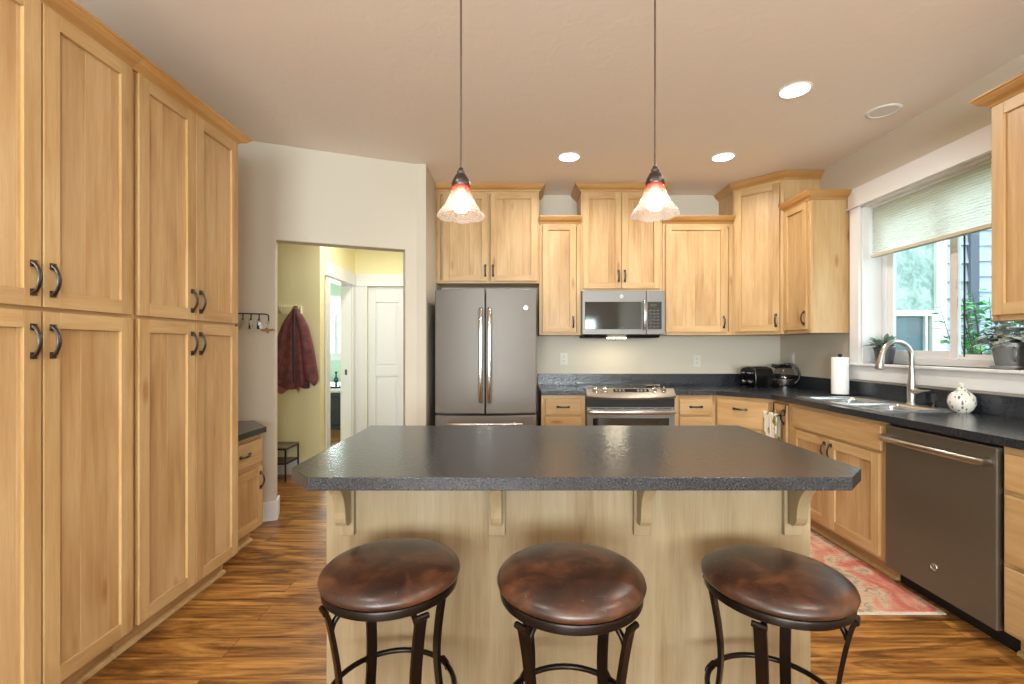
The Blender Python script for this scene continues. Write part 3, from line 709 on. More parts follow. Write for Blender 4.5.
# right wall upper by the window
t = thing('wall_cabinet', 'maple wall cabinet left of the sink window, its flat side catching daylight', 'cabinet', (2.31, 3.968, 0), R(-90))
carcass(t, 0.348, 0.307, 1.40, 2.455, toe=False); shaker(t, 0.016, 0.322, 1.428, 2.44, (0.297, 1.52, True), st=0.05)
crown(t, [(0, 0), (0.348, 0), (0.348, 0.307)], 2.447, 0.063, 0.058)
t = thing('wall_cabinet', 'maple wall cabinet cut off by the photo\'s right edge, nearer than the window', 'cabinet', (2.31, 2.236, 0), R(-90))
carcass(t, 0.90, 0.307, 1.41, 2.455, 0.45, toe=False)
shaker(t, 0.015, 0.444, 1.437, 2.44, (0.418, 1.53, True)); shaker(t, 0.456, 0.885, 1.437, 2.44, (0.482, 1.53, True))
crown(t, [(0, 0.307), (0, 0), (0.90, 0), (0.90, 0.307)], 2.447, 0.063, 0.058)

# base cabinets
BY = 3.96; CT = 0.914; CB = 0.8765
def drawers(t, x0, x1, zs, hx=None):
    for a, b in zs: slab(t, x0, x1, a, b, ((x0 + x1) / 2 if hx is None else hx, (a + b) / 2))
t = thing('base_cabinet', 'maple drawer base cabinet between refrigerator and range', 'cabinet', (0.209, BY, 0))
carcass(t, 0.379, 0.61, 0.10, CB - .0005, rails=(0.69, 0.40)); drawers(t, 0.033, 0.340, [(0.706, 0.846), (0.412, 0.686), (0.118, 0.39)])
t = thing('base_cabinet', 'pale maple drawer base cabinet right of the range', 'cabinet', (1.357, BY, 0))
carcass(t, 0.345, 0.61, 0.10, CB - .0005, rails=(0.69, 0.40)); drawers(t, 0.036, 0.318, [(0.706, 0.846), (0.412, 0.686), (0.118, 0.39)])
# diagonal corner base
t = thing('corner_base_cabinet', 'diagonal corner base cabinet of maple with one deep drawer near the toaster', 'cabinet', (0, 0, 0))
d0, d1 = Vector((1.7125, 3.958)), Vector((2.028, 3.642))
MB().prism([(1.7055, YW - .005), (1.7055, 3.975), (1.7125, 3.972), (2.04, 3.645), (XR - .005, 3.645), (XR - .005, YW - .005)], 0.10, CB - .0005).build('carcass', 'maple', t)
MB().prism([(1.72, 4.2), (1.72, 4.03), (2.10, 3.66), (2.2, 3.66), (2.2, 4.2)], 0.0, 0.10).build('toe_kick', 'toe', t)
dv = (d1 - d0); L_ = dv.length
Tm = Matrix.Translation((d0.x, d0.y, 0)) @ Matrix.Rotation(math.atan2(dv.y, dv.x), 4, 'Z')
f = MB(); f.T = Tm; f.box(0, .02, -.0, .018, 0.1, CB - .001).box(L_ - .02, L_, -.0, .018, 0.1, CB - .001).box(.02, L_ - .02, 0, .018, CB - .036, CB - .001, 'x').box(.02, L_ - .02, 0, .018, .60, .63, 'x').box(.02, L_ - .02, 0, .018, .10, .13, 'x')
f.build('face_frame', 'maple', t)
slab(t, 0.015, L_ - 0.03, 0.625, 0.846, (L_ / 2 - .02, 0.775), Tm=Tm); shaker(t, 0.015, L_ - 0.03, 0.118, 0.605, (L_ - 0.07, 0.53, True), Tm=Tm)
# right wall bases (face at x = 2.03)
FX = 2.03
t = thing('base_cabinet', 'narrow maple base cabinet with the dish towel on its door', 'cabinet', (FX, 3.641, 0), R(-90))
carcass(t, 0.229, 0.585, 0.10, CB - .0005, fs=0.02); shaker(t, 0.012, 0.205, 0.118, 0.85, (0.178, 0.76, True), st=0.045)
t = thing('sink_base_cabinet', 'wide maple sink base cabinet with two doors under a false drawer front', 'cabinet', (FX, 3.411, 0), R(-90))
MB().box(0.001, 0.879, 0.0195, 0.585, 0.10, 0.66).build('carcass', 'maple', t)
f = MB(); f.box(0, .038, 0, .019, .10, CB - .0005).box(.842, .88, 0, .019, .10, CB - .0005).box(.038, .842, 0, .019, .10, .13, 'x').box(.038, .842, 0, .019, .84, CB - .0005, 'x').box(.038, .842, 0, .019, .68, .72, 'x').box(.42, .46, .0005, .0185, .13, .68)
f.box(0.001, 0.019, .0195, .585, .66, CB - .0005).box(.861, .879, .0195, .585, .66, CB - .0005)
f.build('face_frame', 'maple', t, bevel=0.001)
k = MB().box(0.001, 0.879, 0.07, 0.085, 0.0, 0.10, 'x').build('toe_kick', 'toe', t)
q = MB(); q.prism_ax([(0.07, 0.001), (0.052, 0.001), (0.054, 0.012), (0.062, 0.019), (0.07, 0.02)], 0.001, 0.879, 'x'); q.build('shoe_moulding', 'maple', k)
d = MB().box(0.046, 0.866, -.02, -.0005, 0.708, 0.85, 'x').build('false_drawer', 'maple', t, bevel=0.005)
shaker(t, 0.046, 0.431, 0.122, 0.69, (0.405, 0.61, True)); shaker(t, 0.439, 0.852, 0.122, 0.69, (0.466, 0.61, True))
t = thing('base_cabinet', 'maple drawer stack right of the dishwasher, cut off by the photo\'s right edge', 'cabinet', (FX, 1.918, 0), R(-90))
carcass(t, 0.60, 0.585, 0.10, CB - .0005, rails=(0.684, 0.385)); drawers(t, 0.018, 0.582, [(0.695, 0.846), (0.397, 0.676), (0.118, 0.379)])

# countertops
SX0, SX1, SY0, SY1 = 2.10, 2.55, 2.66, 3.40      # sink cut-out
c = MB()
c.box(SX1, 2.615, SY0, SY1, CB, CT).box(2.0, SX0, SY0, SY1, CB, CT)
c.box(2.0, 2.615, 1.29, SY0, CB, CT)
c.prism([(2.0, SY1), (2.615, SY1), (2.615, 4.575), (1.3565, 4.575), (1.3565, 3.93), (1.70, 3.93), (2.0, 3.62)], CB, CT)
ct = c.build('countertop', 'counter')
tag(ct, 'long charcoal speckled countertop running from the range round the corner past the sink', 'countertop')
b = MB(); b.box(1.3565, 2.594, 4.556, 4.577, CT + .0003, 1.025, 'x').box(2.595, 2.618, 1.29, 4.577, CT + .0003, 1.025, 'y')
b.build('backsplash', 'counter', ct, bevel=0.002)
b = MB().box(0.59, 1.356, 4.556, 4.577, 0.925, 1.025, 'x').build('backsplash', 'counter', ct, bevel=0.002)
c2 = MB().box(0.207, 0.5895, 3.93, 4.575, CB, CT, 'x').build('countertop', 'counter', bevel=0.002)
tag(c2, 'short charcoal countertop section between refrigerator and range', 'countertop')
MB().box(0.207, 0.589, 4.556, 4.577, CT + .0003, 1.025, 'x').build('backsplash', 'counter', c2, bevel=0.002)

# ------------------------------------------------------------------ island
IY = 1.585
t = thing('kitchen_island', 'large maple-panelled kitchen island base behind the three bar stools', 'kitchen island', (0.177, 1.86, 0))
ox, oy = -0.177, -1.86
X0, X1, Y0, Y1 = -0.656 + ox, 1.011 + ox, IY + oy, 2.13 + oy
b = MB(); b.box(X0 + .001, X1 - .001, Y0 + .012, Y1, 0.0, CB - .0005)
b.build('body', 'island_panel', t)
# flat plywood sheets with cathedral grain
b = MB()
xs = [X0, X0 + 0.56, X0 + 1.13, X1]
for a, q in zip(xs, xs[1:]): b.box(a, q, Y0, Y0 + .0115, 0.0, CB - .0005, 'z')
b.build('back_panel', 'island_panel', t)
for cx in (-0.584, -0.069, 0.427, 0.940):
    cx += ox; co = MB(); hw = 0.0285; zt = CB - 0.001
    co.box(cx - hw, cx + hw, Y0 - 0.019, Y0 - 0.0005, zt - 0.235, zt)
    prof = [(Y0 - 0.019, zt), (Y0 - 0.185, zt), (Y0 - 0.185, zt - 0.022)]
    for i in range(11):
        a = i / 10 * PI / 2; prof.append((Y0 - 0.070 - 0.108 * (1 - math.sin(a)), zt - 0.028 - 0.130 * (1 - math.cos(a))))
    prof += [(Y0 - 0.066, zt - 0.172), (Y0 - 0.056, zt - 0.186), (Y0 - 0.042, zt - 0.192), (Y0 - 0.019, zt - 0.192)]
    co.prism_ax(prof, cx - 0.019, cx + 0.019, 'x')
    co.build('corbel', 'island_panel', t, bevel=0.002)
for xa, xb in ((X0 + .02, X0 + .54), (X0 + .56, X0 + 1.10), (X0 + 1.12, X1 - .02)):   # range side: doors
    Tm = Matrix.Translation((xb, Y1, 0)) @ Matrix.Rotation(PI, 4, 'Z')
    shaker(t, 0, xb - xa, 0.12, 0.85, (0.03, 0.76, True), Tm=Tm)
it = MB().prism([(-0.593, 1.30), (0.947, 1.30), (1.046, 1.397), (1.046, 2.172), (-0.690, 2.172), (-0.690, 1.405)], CB, CT).build('island_countertop', 'counter', bevel=0.002)
tag(it, 'broad charcoal speckled island countertop with clipped front corners', 'countertop')

# ------------------------------------------------------------------ refrigerator
def emblem(parent, T_, r=0.018):
    m_ = MB(); m_.T = T_; m_.lathe([(r, 0), (r, 0.002), (r * 0.93, 0.0035), (r * 0.86, 0.002), (0.0005, 0.002)], 28)
    o = m_.build('emblem', 'nickel', parent, smooth=40)
    cu = bpy.data.curves.new('letters', 'FONT'); cu.body = 'GE'; cu.size = r * 1.15; cu.extrude = 0.0008; cu.align_x = 'CENTER'; cu.align_y = 'CENTER'
    fo = bpy.data.objects.new('tmp', cu); COL.objects.link(fo); bpy.context.view_layer.update()
    me = bpy.data.meshes.new_from_object(fo); bpy.data.objects.remove(fo)
    me.materials.clear(); me.materials.append(M['slate'])
    l = bpy.data.objects.new('emblem_letters', me); COL.objects.link(l); l.parent = parent; l.matrix_local = T_ @ Matrix.Translation((0, 0, 0.0032))
    return o
FR_Y = Matrix.Rotation(R(90), 4, 'X')      # local +z -> world -y

t = thing('refrigerator', 'grey french-door refrigerator with two long vertical handles', 'refrigerator', (-0.262, 3.80, 0))
MB().box(-0.415, 0.415, 0.09, 0.74, 0.03, 1.745).build('body', plain('fridge_case', rgb(58, 56, 56), 0.45), t, bevel=0.005)
def fdoor(x0, x1, z0, z1, name, arch=0.0):
    # bowed front across the whole width
    n = 12; vs = []; fs = []
    def yf(x): return 0.045 * (x / 0.4235) ** 2
    for zi, z in enumerate((z0, z1)):
        for i in range(n + 1):
            x = x0 + (x1 - x0) * i / n; zz = z - (arch * (x / 0.4235) ** 2 if zi else 0); vs.append((x, yf(x), zz))
        for i in range(n + 1):
            x = x0 + (x1 - x0) * i / n; zz = z - (arch * (x / 0.4235) ** 2 if zi else 0); vs.append((x, 0.088, zz))
    q = n + 1
    for i in range(n):
        fs += [(i, i + 1, 2 * q + i + 1, 2 * q + i), (q + i + 1, q + i, 3 * q + i, 3 * q + i + 1), (2 * q + i, 2 * q + i + 1, 3 * q + i + 1, 3 * q + i), (i + 1, i, q + i, q + i + 1)]
    fs += [(0, 2 * q, 3 * q, q), (n, q + n, 3 * q + n, 2 * q + n)]
    m_ = MB(); m_.add(vs, fs); return m_.build(name, 'slate', t, smooth=35, bevel=0.006)
for (x0, x1, hx) in ((-0.4235, -0.004, -0.036), (0.004, 0.4235, 0.036)):
    d = fdoor(x0, x1, 0.735, 1.775, 'door', 0.012)
    h = MB(); pts = [(hx, 0.0, 0.83), (hx, -0.03, 0.835), (hx, -0.048, 0.87)] + [(hx, -0.055, z) for z in (1.0, 1.1, 1.22, 1.35, 1.45)] + [(hx, -0.048, 1.57), (hx, -0.03, 1.605), (hx, 0.0, 1.61)]
    h.tube(pts, (0.016, 0.009), 12, flat=False, up=(1, 0, 0)); h.build('handle', 'chrome', d, smooth=50, label='tall chrome handle')
dr = fdoor(-0.4235, 0.4235, 0.06, 0.72, 'freezer_drawer')
h = MB(); h.tube([(-0.30, 0.02, 0.655), (-0.30, -0.04, 0.655), (-0.26, -0.05, 0.655), (0.0, -0.055, 0.655), (0.26, -0.05, 0.655), (0.30, -0.04, 0.655), (0.30, 0.02, 0.655)], (0.014, 0.009), 12, up=(0, 0, 1)); h.build('handle', 'chrome', dr, smooth=50)
MB().box(-0.40, 0.40, 0.06, 0.10, 0.0, 0.055).build('kick_grille', 'blackmat', t)
emblem(t, Matrix.Translation((0.335, 0.026, 1.615)) @ FR_Y, 0.020)

# ------------------------------------------------------------------ microwave
t = thing('microwave', 'grey over-the-range microwave with black window above the stove', 'microwave', (0.9715, 4.19, 1.389))
MB().box(-0.377, 0.377, 0.03, 0.385, 0.012, 0.414).build('body', 'slate2', t, bevel=0.003)
d = MB(); d.box(-0.377, 0.205, 0, .029, .014, .414, 'x').build('door', 'slate2', t, bevel=0.004)
x0, x1, z0, z1 = -0.352, 0.163, 0.062, 0.312
d2 = [o for o in t.children if o.name.startswith('door')][0]
MB().box(x0, x1, -.003, .001, z0, z1).build('door_window', 'glassblack', d2, bevel=0.002)
h = MB(); h.tube([(0.184, 0.0, 0.06), (0.184, -0.03, 0.065), (0.184, -0.042, 0.10), (0.184, -0.046, 0.19), (0.184, -0.042, 0.28), (0.184, -0.03, 0.315), (0.184, 0.0, 0.32)], (0.014, 0.007), 12, up=(1, 0, 0)); h.build('handle', 'chrome', d2, smooth=50)
cp = MB().box(0.209, 0.377, 0, .029, .014, .414).build('control_panel', 'slate2', t, bevel=0.004)
MB().box(0.218, 0.345, -.003, .001, 0.062, 0.312).build('key_pad', 'glassblack', cp, bevel=0.001)
MB().box(0.245, 0.30, -.0042, -.003, 0.27, 0.292).build('display', 'display', cp)
bt = MB()
for i in range(3):
    for j in range(6): bt.box(0.234 + i * 0.033, 0.256 + i * 0.033, -.004, -.003, 0.08 + j * 0.029, 0.094 + j * 0.029)
bt.build('buttons', plain('key_print', rgb(70, 70, 70), 0.4), cp)
emblem(t, Matrix.Translation((-0.02, 0, 0.362)) @ FR_Y, 0.018)
lw_ = MB(); lw_.prism_ax([(0.02, 0.0115), (0.06, -0.014), (0.32, -0.014), (0.37, 0.0115)], -0.355, 0.34, 'x'); lw_.build('underside_vent', 'blackmat', t)
MB().box(-0.135, 0.035, 0.045, 0.10, -0.022, -0.0145).build('hood_lamp', 'mwlight', t)
area('hood_light', (-0.05, 0.10, -0.027), (0, 0, 0), 0.18, 0.08, 1.4, (1, 0.84, 0.58), parent=t)

# ------------------------------------------------------------------ range
t = thing('range_oven', 'stainless slide-in range with four front knobs under the microwave', 'range', (0.973, 3.92, 0))
W = 0.379
MB().box(-W, W, 0.045, 0.62, 0.06, 0.90).build('body', 'slate', t)
MB().box(-W, W, 0.10, 0.60, 0.0, 0.06).build('toe_kick', 'blackmat', t)
ck = MB(); ck.box(-W - .0, W + .0, 0.05, 0.632, 0.9005, 0.9195).build('cooktop', 'glassblack', t, bevel=0.003)
ckt = [o for o in t.children if o.name.startswith('cooktop')][0]
for bx, by, br2 in ((-0.19, 0.20, 0.10), (0.19, 0.20, 0.115), (-0.19, 0.46, 0.08), (0.19, 0.46, 0.08)):
    bm_ = MB(); bm_.lathe([(br2 - .004, 0), (br2 - .004, .0008), (br2, .0008), (br2, 0)], 40, (bx, by, 0.9196), closed=False); bm_.build('burner_ring', plain('burner_print', rgb(120, 118, 116), 0.3), ckt)
# sloped control fascia with bowed lower lip
n = 16; vs = []; fs = []
for i in range(n + 1):
    x = -W - 0.001 + (2 * W + 0.002) * i / n; bow = 0.028 * (1 - (x / W) ** 2)
    vs += [(x, 0.058, 0.932), (x, 0.0 - bow * 0.4, 0.885), (x, -0.008 - bow, 0.870 - bow * 0.5), (x, 0.005 - bow, 0.852 - bow * 0.5), (x, 0.05, 0.845), (x, 0.075, 0.905)]
for i in range(n):
    for k in range(6): a, b_ = i * 6 + k, i * 6 + (k + 1) % 6; fs.append((a, b_, b_ + 6, a + 6))
fs += [tuple(range(5, -1, -1)), tuple(n * 6 + k for k in range(6))]
m_ = MB(); m_.add(vs, fs); cf = m_.build('control_panel', slate_mat('fascia_steel', rgb(132, 124, 112), 0.36, 0.7), t, smooth=40)
sl = math.atan2(0.051, 0.058 + 0.008)
Tf = Matrix.Translation((0, 0.028, 0.9125)) @ Matrix.Rotation(sl, 4, 'X')
dd = MB(); dd.T = Tf; dd.box(-0.145, 0.155, -0.016, 0.018, 0.002, 0.0045); dd.build('touch_display', 'glassblack', cf)
dd = MB(); dd.T = Tf
for i in range(9):
    if 3 <= i <= 5: continue
    for j in (0, 1): dd.box(-0.13 + i * 0.031, -0.112 + i * 0.031, -0.011 + j * 0.013, -0.003 + j * 0.013, 0.0046, 0.0052)
dd.build('touch_keys', plain('fascia_print', rgb(150, 150, 145), 0.4), cf)
for kx in (-0.30, -0.225, 0.205, 0.285):
    k = MB(); k.T = Tf @ Matrix.Translation((kx, 0.0, 0.001)); k.lathe([(0.024, 0), (0.024, .006), (0.019, .008), (0.017, .026), (0.012, .029), (0.0005, .029)], 20)
    k.box(-0.004, 0.004, -0.017, 0.017, 0.026, 0.036); k.build('knob', 'chrome', cf, smooth=40)
MB().box(-W + .002, W - .002, 0.02, 0.0445, 0.777, 0.845).build('gap_trim', 'blackmat', t)
od = MB().box(-W + .003, W - .003, 0.008, 0.0445, 0.24, 0.775, 'x').build('oven_door', 'slate2', t, bevel=0.004)
MB().box(-0.325, 0.325, 0.004, 0.0085, 0.33, 0.68).build('oven_window', 'glassblack', od, bevel=0.002)
vt = MB()
for i in range(5): vt.box(-0.34 + i * 0.14, -0.34 + i * 0.14 + 0.12, 0.006, 0.0085, 0.762, 0.767)
vt.build('vent_slots', 'blackmat', od)
h = MB(); h.tube([(-0.355, 0.01, 0.738), (-0.355, -0.045, 0.738), (-0.33, -0.052, 0.738), (0, -0.062, 0.738), (0.33, -0.052, 0.738), (0.355, -0.045, 0.738), (0.355, 0.01, 0.738)], (0.018, 0.012), 12, up=(0, 0, 1)); h.build('handle', 'nickel', od, smooth=50)
MB().box(-W + .003, W - .003, 0.012, 0.0445, 0.07, 0.23, 'x').build('storage_drawer', 'slate2', t, bevel=0.004)
# spoon rest on cooktop
o = MB(); o.lathe([(0.003, 0.001), (0.028, 0.001), (0.042, 0.007), (0.045, 0.011), (0.042, 0.010), (0.027, 0.004), (0.003, 0.004)], 24, (0, 0, 0)); o.tube([(0.04, 0, 0.010), (0.07, 0.004, 0.012), (0.10, 0.002, 0.009)], (0.008, 0.003), 8)
tag(o.build('spoon_rest', 'chrome', None, (1.235, 4.30, 0.9205), smooth=40), 'small shiny spoon rest at the back right of the cooktop', 'spoon rest')

# ------------------------------------------------------------------ dishwasher
t = thing('dishwasher', 'slate grey dishwasher with a bar handle, right of the sink cabinet', 'dishwasher', (2.01, 2.216, 0), R(-90))
MB().box(-0.296, 0.296, 0.03, 0.58, 0.10, 0.868).build('tub', 'blackmat', t)
d = MB().box(-0.296, 0.288, 0.0, 0.03, 0.092, 0.862, 'x').build('door', slate_mat('dishwasher_slate', rgb(106, 97, 84), 0.42, 0.5), t, bevel=0.005)
MB().box(-0.296, 0.296, 0.09, 0.10, 0.0, 0.10).build('toe_kick', 'blackmat', t)
h = MB(); h.tube([(-0.285, 0.0, 0.795), (-0.285, -0.035, 0.795), (-0.26, -0.048, 0.795), (0, -0.055, 0.795), (0.235, -0.048, 0.795), (0.26, -0.035, 0.795), (0.26, 0.0, 0.795)], (0.015, 0.009), 12, up=(0, 0, 1)); h.build('handle', 'nickel', d, smooth=50)
emblem(t, Matrix.Translation((0.0, -0.0, 0.225)) @ FR_Y, 0.018)

# ------------------------------------------------------------------ sink, faucet
t = thing('kitchen_sink', 'stainless double-bowl drop-in sink under the window', 'sink', (2.325, 3.03, CT))
rx0, rx1, ry0, ry1 = -0.245, 0.245, -0.40, 0.40
bx0, bx1 = -0.205, 0.145
r_ = MB(); zt0, zt1 = 0.0003, 0.006
r_.box(rx0, bx0, ry0, ry1, zt0, zt1).box(bx1, rx1, ry0, ry1, zt0, zt1).box(bx0, bx1, ry0, -0.36, zt0, zt1).box(bx0, bx1, 0.36, ry1, zt0, zt1).box(bx0, bx1, -0.018, 0.018, zt0, zt1)
r_.build('rim', 'steel', t)
for y0_, y1_ in ((-0.36, -0.018), (0.018, 0.36)):
    q = MB(); dpt = -0.19; th = 0.002
    def rr(ins, z):   # rounded rectangle loop
        pts = []; rad = 0.05
        for cx_, cy_, a0_ in ((bx1 - rad - ins, y1_ - rad - ins, 0), (bx0 + rad + ins, y1_ - rad - ins, 90), (bx0 + rad + ins, y0_ + rad + ins, 180), (bx1 - rad - ins, y0_ + rad + ins, 270)):
            for k in range(6): a = R(a0_ + k * 18); pts.append((cx_ + rad * math.cos(a), cy_ + rad * math.sin(a), z))
        return pts
    loops = [rr(0, 0.004), rr(0.001, -0.02), rr(0.006, -0.15), rr(0.02, -0.18), rr(0.05, dpt)]
    vs = sum(loops, []); n = 24; fs = []
    for i in range(len(loops) - 1):
        for k in range(n): fs.append((i * n + k, (i + 1) * n + k, (i + 1) * n + (k + 1) % n, i * n + (k + 1) % n))
    fs.append(tuple((len(loops) - 1) * n + k for k in range(n)))
    q.add(vs, fs)
    # fill bowl corners at rim level
    top = loops[0]
    for ci, (cx_, cy_) in enumerate(((bx1, y1_), (bx0, y1_), (bx0, y0_), (bx1, y0_))):
        seg = top[ci * 6:ci * 6 + 6]; q.add([(cx_, cy_, 0.0045)] + seg, [tuple([0] + list(range(1, 7)))])
    bo = q.build('bowl', 'steel', t, smooth=50); so = bo.modifiers.new('sol', 'SOLIDIFY'); so.thickness = 0.0015
    dm = MB(); dm.lathe([(0.04, 0), (0.036, 0.003), (0.03, 0.001), (0.001, 0.001)], 24, ((bx0 + bx1) / 2, (y0_ + y1_) / 2, dpt + .001)); dm.build('drain', 'chrome', bo, smooth=40)
t = thing('kitchen_faucet', 'tall brushed pull-down gooseneck faucet at the sink', 'faucet', (2.535, 2.955, CT + 0.0062))
f = MB(); f.lathe([(0.030, 0), (0.030, .004), (0.025, .007), (0.023, .012), (0.024, .115), (0.023, .13), (0.0185, .18), (0.0147, .25)], 24, closed=True); f.build('base', 'nickel', t, smooth=40)
f = MB(); pts = [(0, 0, 0.10), (0, 0, 0.20), (0, 0, 0.30)]
for i in range(1, 13): a = i / 12 * PI * 0.93; pts.append((-0.096 + 0.096 * math.cos(a), 0, 0.30 + 0.100 * math.sin(a)))
f.tube(pts, 0.0145, 14, up=(0, 1, 0)); f.build('neck', 'nickel', t, smooth=60)
ex, ez = pts[-1][0], pts[-1][2]
f = MB(); f.tube([(ex, 0, ez), (ex - .004, 0, ez - .02), (ex - .012, 0, ez - .06), (ex - .02, 0, ez - .095), (ex - .021, 0, ez - .10)], [(0.0152, 0.0152), (0.0175, 0.0175), (0.0215, 0.0215), (0.026, 0.026), (0.021, 0.021)], 16, up=(0, 1, 0)); f.build('spray_head', 'nickel', t, smooth=50)
f = MB(); f.tube([(0, -0.015, 0.085), (0, -0.035, 0.085), (0, -0.055, 0.087), (0.0, -0.10, 0.094), (0.0, -0.13, 0.098)], [(0.022, 0.022), (0.02, 0.02), (0.012, 0.014), (0.006, 0.011), (0.004, 0.008)], 12, up=(0, 0, 1)); f.build('lever', 'nickel', t, smooth=50)
o = MB(); o.lathe([(0.022, 0), (0.022, .004), (0.012, .007), (0.009, .02), (0.016, .026), (0.015, .034), (0.001, .036)], 20)
tag(o.build('sink_stopper', 'black', None, (2.535, 2.80, CT + 0.0064), smooth=40), 'small black sink stopper on the rim right of the faucet', 'sink stopper')

# ------------------------------------------------------------------ counter-top things
t = thing('paper_towel_holder', 'dark upright paper towel holder on the counter left of the window', 'paper towel holder', (2.50, 3.56, CT))
h = MB(); h.lathe([(0.072, 0), (0.072, .006), (0.066, .010), (0.008, .012), (0.006, .014), (0.006, .296), (0.012, .300), (0.016, .308), (0.013, .318), (0.002, .322)], 28); h.build('stand', 'blackmat', t, smooth=40)
t2 = MB(); t2.lathe([(0.020, 0.0), (0.0575, 0.0), (0.058, 0.003), (0.058, 0.279), (0.0575, 0.282), (0.020, 0.282)], 48, closed=False); t2.lathe([(0.020, 0.282), (0.020, 0.0)], 48, closed=False)
tag(t2.build('paper_towel_roll', 'paper', None, (2.50, 3.56, CT + 0.0125), smooth=40), 'white paper towel roll standing on the counter beside the window', 'paper towel roll')

t = thing('electric_kettle', 'black and glass electric kettle in the counter corner', 'kettle', (2.475, 4.27, CT), R(-27))
k = MB(); k.lathe([(0.085, 0.0005), (0.085, .014), (0.078, .020), (0.05, .024), (0.002, .024)], 32); k.build('power_base', 'black', t, smooth=40)
k = MB(); k.lathe([(0.083, .025), (0.088, .035), (0.0925, .075), (0.090, .0775), (0.08, .078)], 32, closed=True); k.build('collar', 'chrome', t, smooth=40)
k = MB(); k.lathe([(0.091, .0782), (0.093, .10), (0.090, .12), (0.080, .155), (0.068, .180)], 32, closed=False); k.build('glass_body', 'clearglass', t, smooth=60)
k = MB(); k.lathe([(0.068, .1805), (0.070, .184), (0.060, .204), (0.035, .216), (0.002, .220)], 32)
k.tube([(-0.045, 0, .19), (-0.075, 0, .196), (-0.098, 0, .205)], [(0.02, 0.012), (0.017, 0.010), (0.012, 0.006)], 12); k.build('lid', 'black', t, smooth=40)
k = MB(); k.tube(spline([(0.0, 0, .214), (0.05, 0, .218), (0.095, 0, .195), (0.125, 0, .14), (0.12, 0, .08), (0.085, 0, .04)]), (0.014, 0.010), 12, up=(0, 1, 0)); k.build('handle', 'black', t, smooth=60)

t = thing('toaster', 'black two-slice toaster on the back counter beside the kettle', 'toaster', (2.265, 4.33, CT), R(-72))
n = 12; prof = []
for i in range(n + 1):
    a = PI * i / n; prof.append((0.085 * math.cos(a) * (1 if abs(math.cos(a)) < .99 else 1), 0.125 + 0.062 * math.sin(a)))
prof = [(0.088, 0.012), (0.092, 0.05)] + [(0.092 * (abs(math.cos(PI * i / n)) ** 0.6) * (1 if i < n / 2 else -1), 0.10 + 0.088 * (math.sin(PI * i / n) ** 0.6)) for i in range(n + 1)] + [(-0.092, 0.05), (-0.088, 0.012)]
b = MB(); b.prism_ax(prof, -0.115, 0.095, 'y'); b.build('body', 'black', t, bevel=0.006, smooth=45)
b = MB()
for sx in (-0.032, 0.032): b.box(sx - .014, sx + .014, -0.085, 0.070, 0.176, 0.1905)
b.build('slot', 'blackmat', t)
b = MB(); b.prism_ax([(x * 0.93, z * 0.97 + 0.002) for x, z in prof], -0.121, -0.1155, 'y'); b.build('end_plate', plain('smoked_steel', rgb(60, 60, 62), 0.2, 1.0), t, smooth=45)
for sx in (-0.035, 0.035):
    b = MB(); b.box(sx - .018, sx + .018, -0.142, -0.1215, 0.125, 0.142); b.build('lever', 'chrome', t, bevel=0.004)
    b = MB(); b.T = Matrix.Translation((sx, -0.1215, 0.052)) @ FR_Y; b.lathe([(0.017, 0), (0.016, .014), (0.012, .017), (0.001, .017)], 20); b.build('knob', 'chrome', t, smooth=40)
b = MB()
for sx in (-0.07, 0.07):
    for sy in (-0.09, 0.07): b.lathe([(0.012, 0), (0.012, 0.012)], 12, (sx, sy, 0))
b.build('feet', 'rubber', t)

t = thing('ceramic_jar', 'round white pierced ceramic jar with leaf cut-outs right of the sink', 'jar', (2.525, 2.612, CT))
j = MB(); j.lathe([(0.032, 0.0), (0.034, .003), (0.050, .020), (0.0605, .046), (0.062, .066), (0.057, .092), (0.042, .112), (0.025, .122), (0.02, .124)], 40); j.build('body', 'ceramic', t, smooth=60)
j = MB(); j.lathe([(0.024, .1245), (0.025, .128), (0.018, .136), (0.010, .142), (0.008, .148), (0.013, .155), (0.012, .163), (0.002, .168)], 28); j.build('lid', 'ceramic', t, smooth=60)

# dish towel and its over-door bar
t = thing('towel_bar', 'dark over-door towel bar on the narrow cabinet door', 'towel bar', (FX - 0.0205, 3.52, 0.0))
b = MB()
for y_ in (-0.082, 0.075):
    b.tube([(0.0, y_, 0.852), (-0.004, y_, 0.845), (-0.004, y_, 0.80), (-0.012, y_, 0.775), (-0.035, y_, 0.772)], (0.005, 0.003), 8, up=(0, 1, 0))
    b.box(-0.003, 0.0185, y_ - .006, y_ + .006, 0.851, 0.854)
b.build('bracket', 'iron', t); b = MB().tube([(-0.035, -0.09, 0.772), (-0.035, 0.165, 0.772)], 0.005, 10).build('rod', 'iron', t, smooth=60)
tw = MB(); nx, nz = 26, 22; vs = []; fs = []
path = []
for i in range(nz): path.append((-0.0145, 0.56 + (0.772 - 0.56) * i / (nz - 1)))
for i in range(1, 8): a = PI * i / 8; path.append((-0.035 + 0.0105 * math.cos(a) + (0.010 if False else 0), 0.772 + 0.0085 * math.sin(a)))
path2 = []
for i in range(nz + 4): path2.append((-0.0475, 0.772 - 0.30 * i / (nz + 3)))
P_ = [(-0.0255 + 0.004 * (0 if i > nz - 3 else 1), z) for i, (x, z) in enumerate(path[:nz])] + path[nz:] + path2
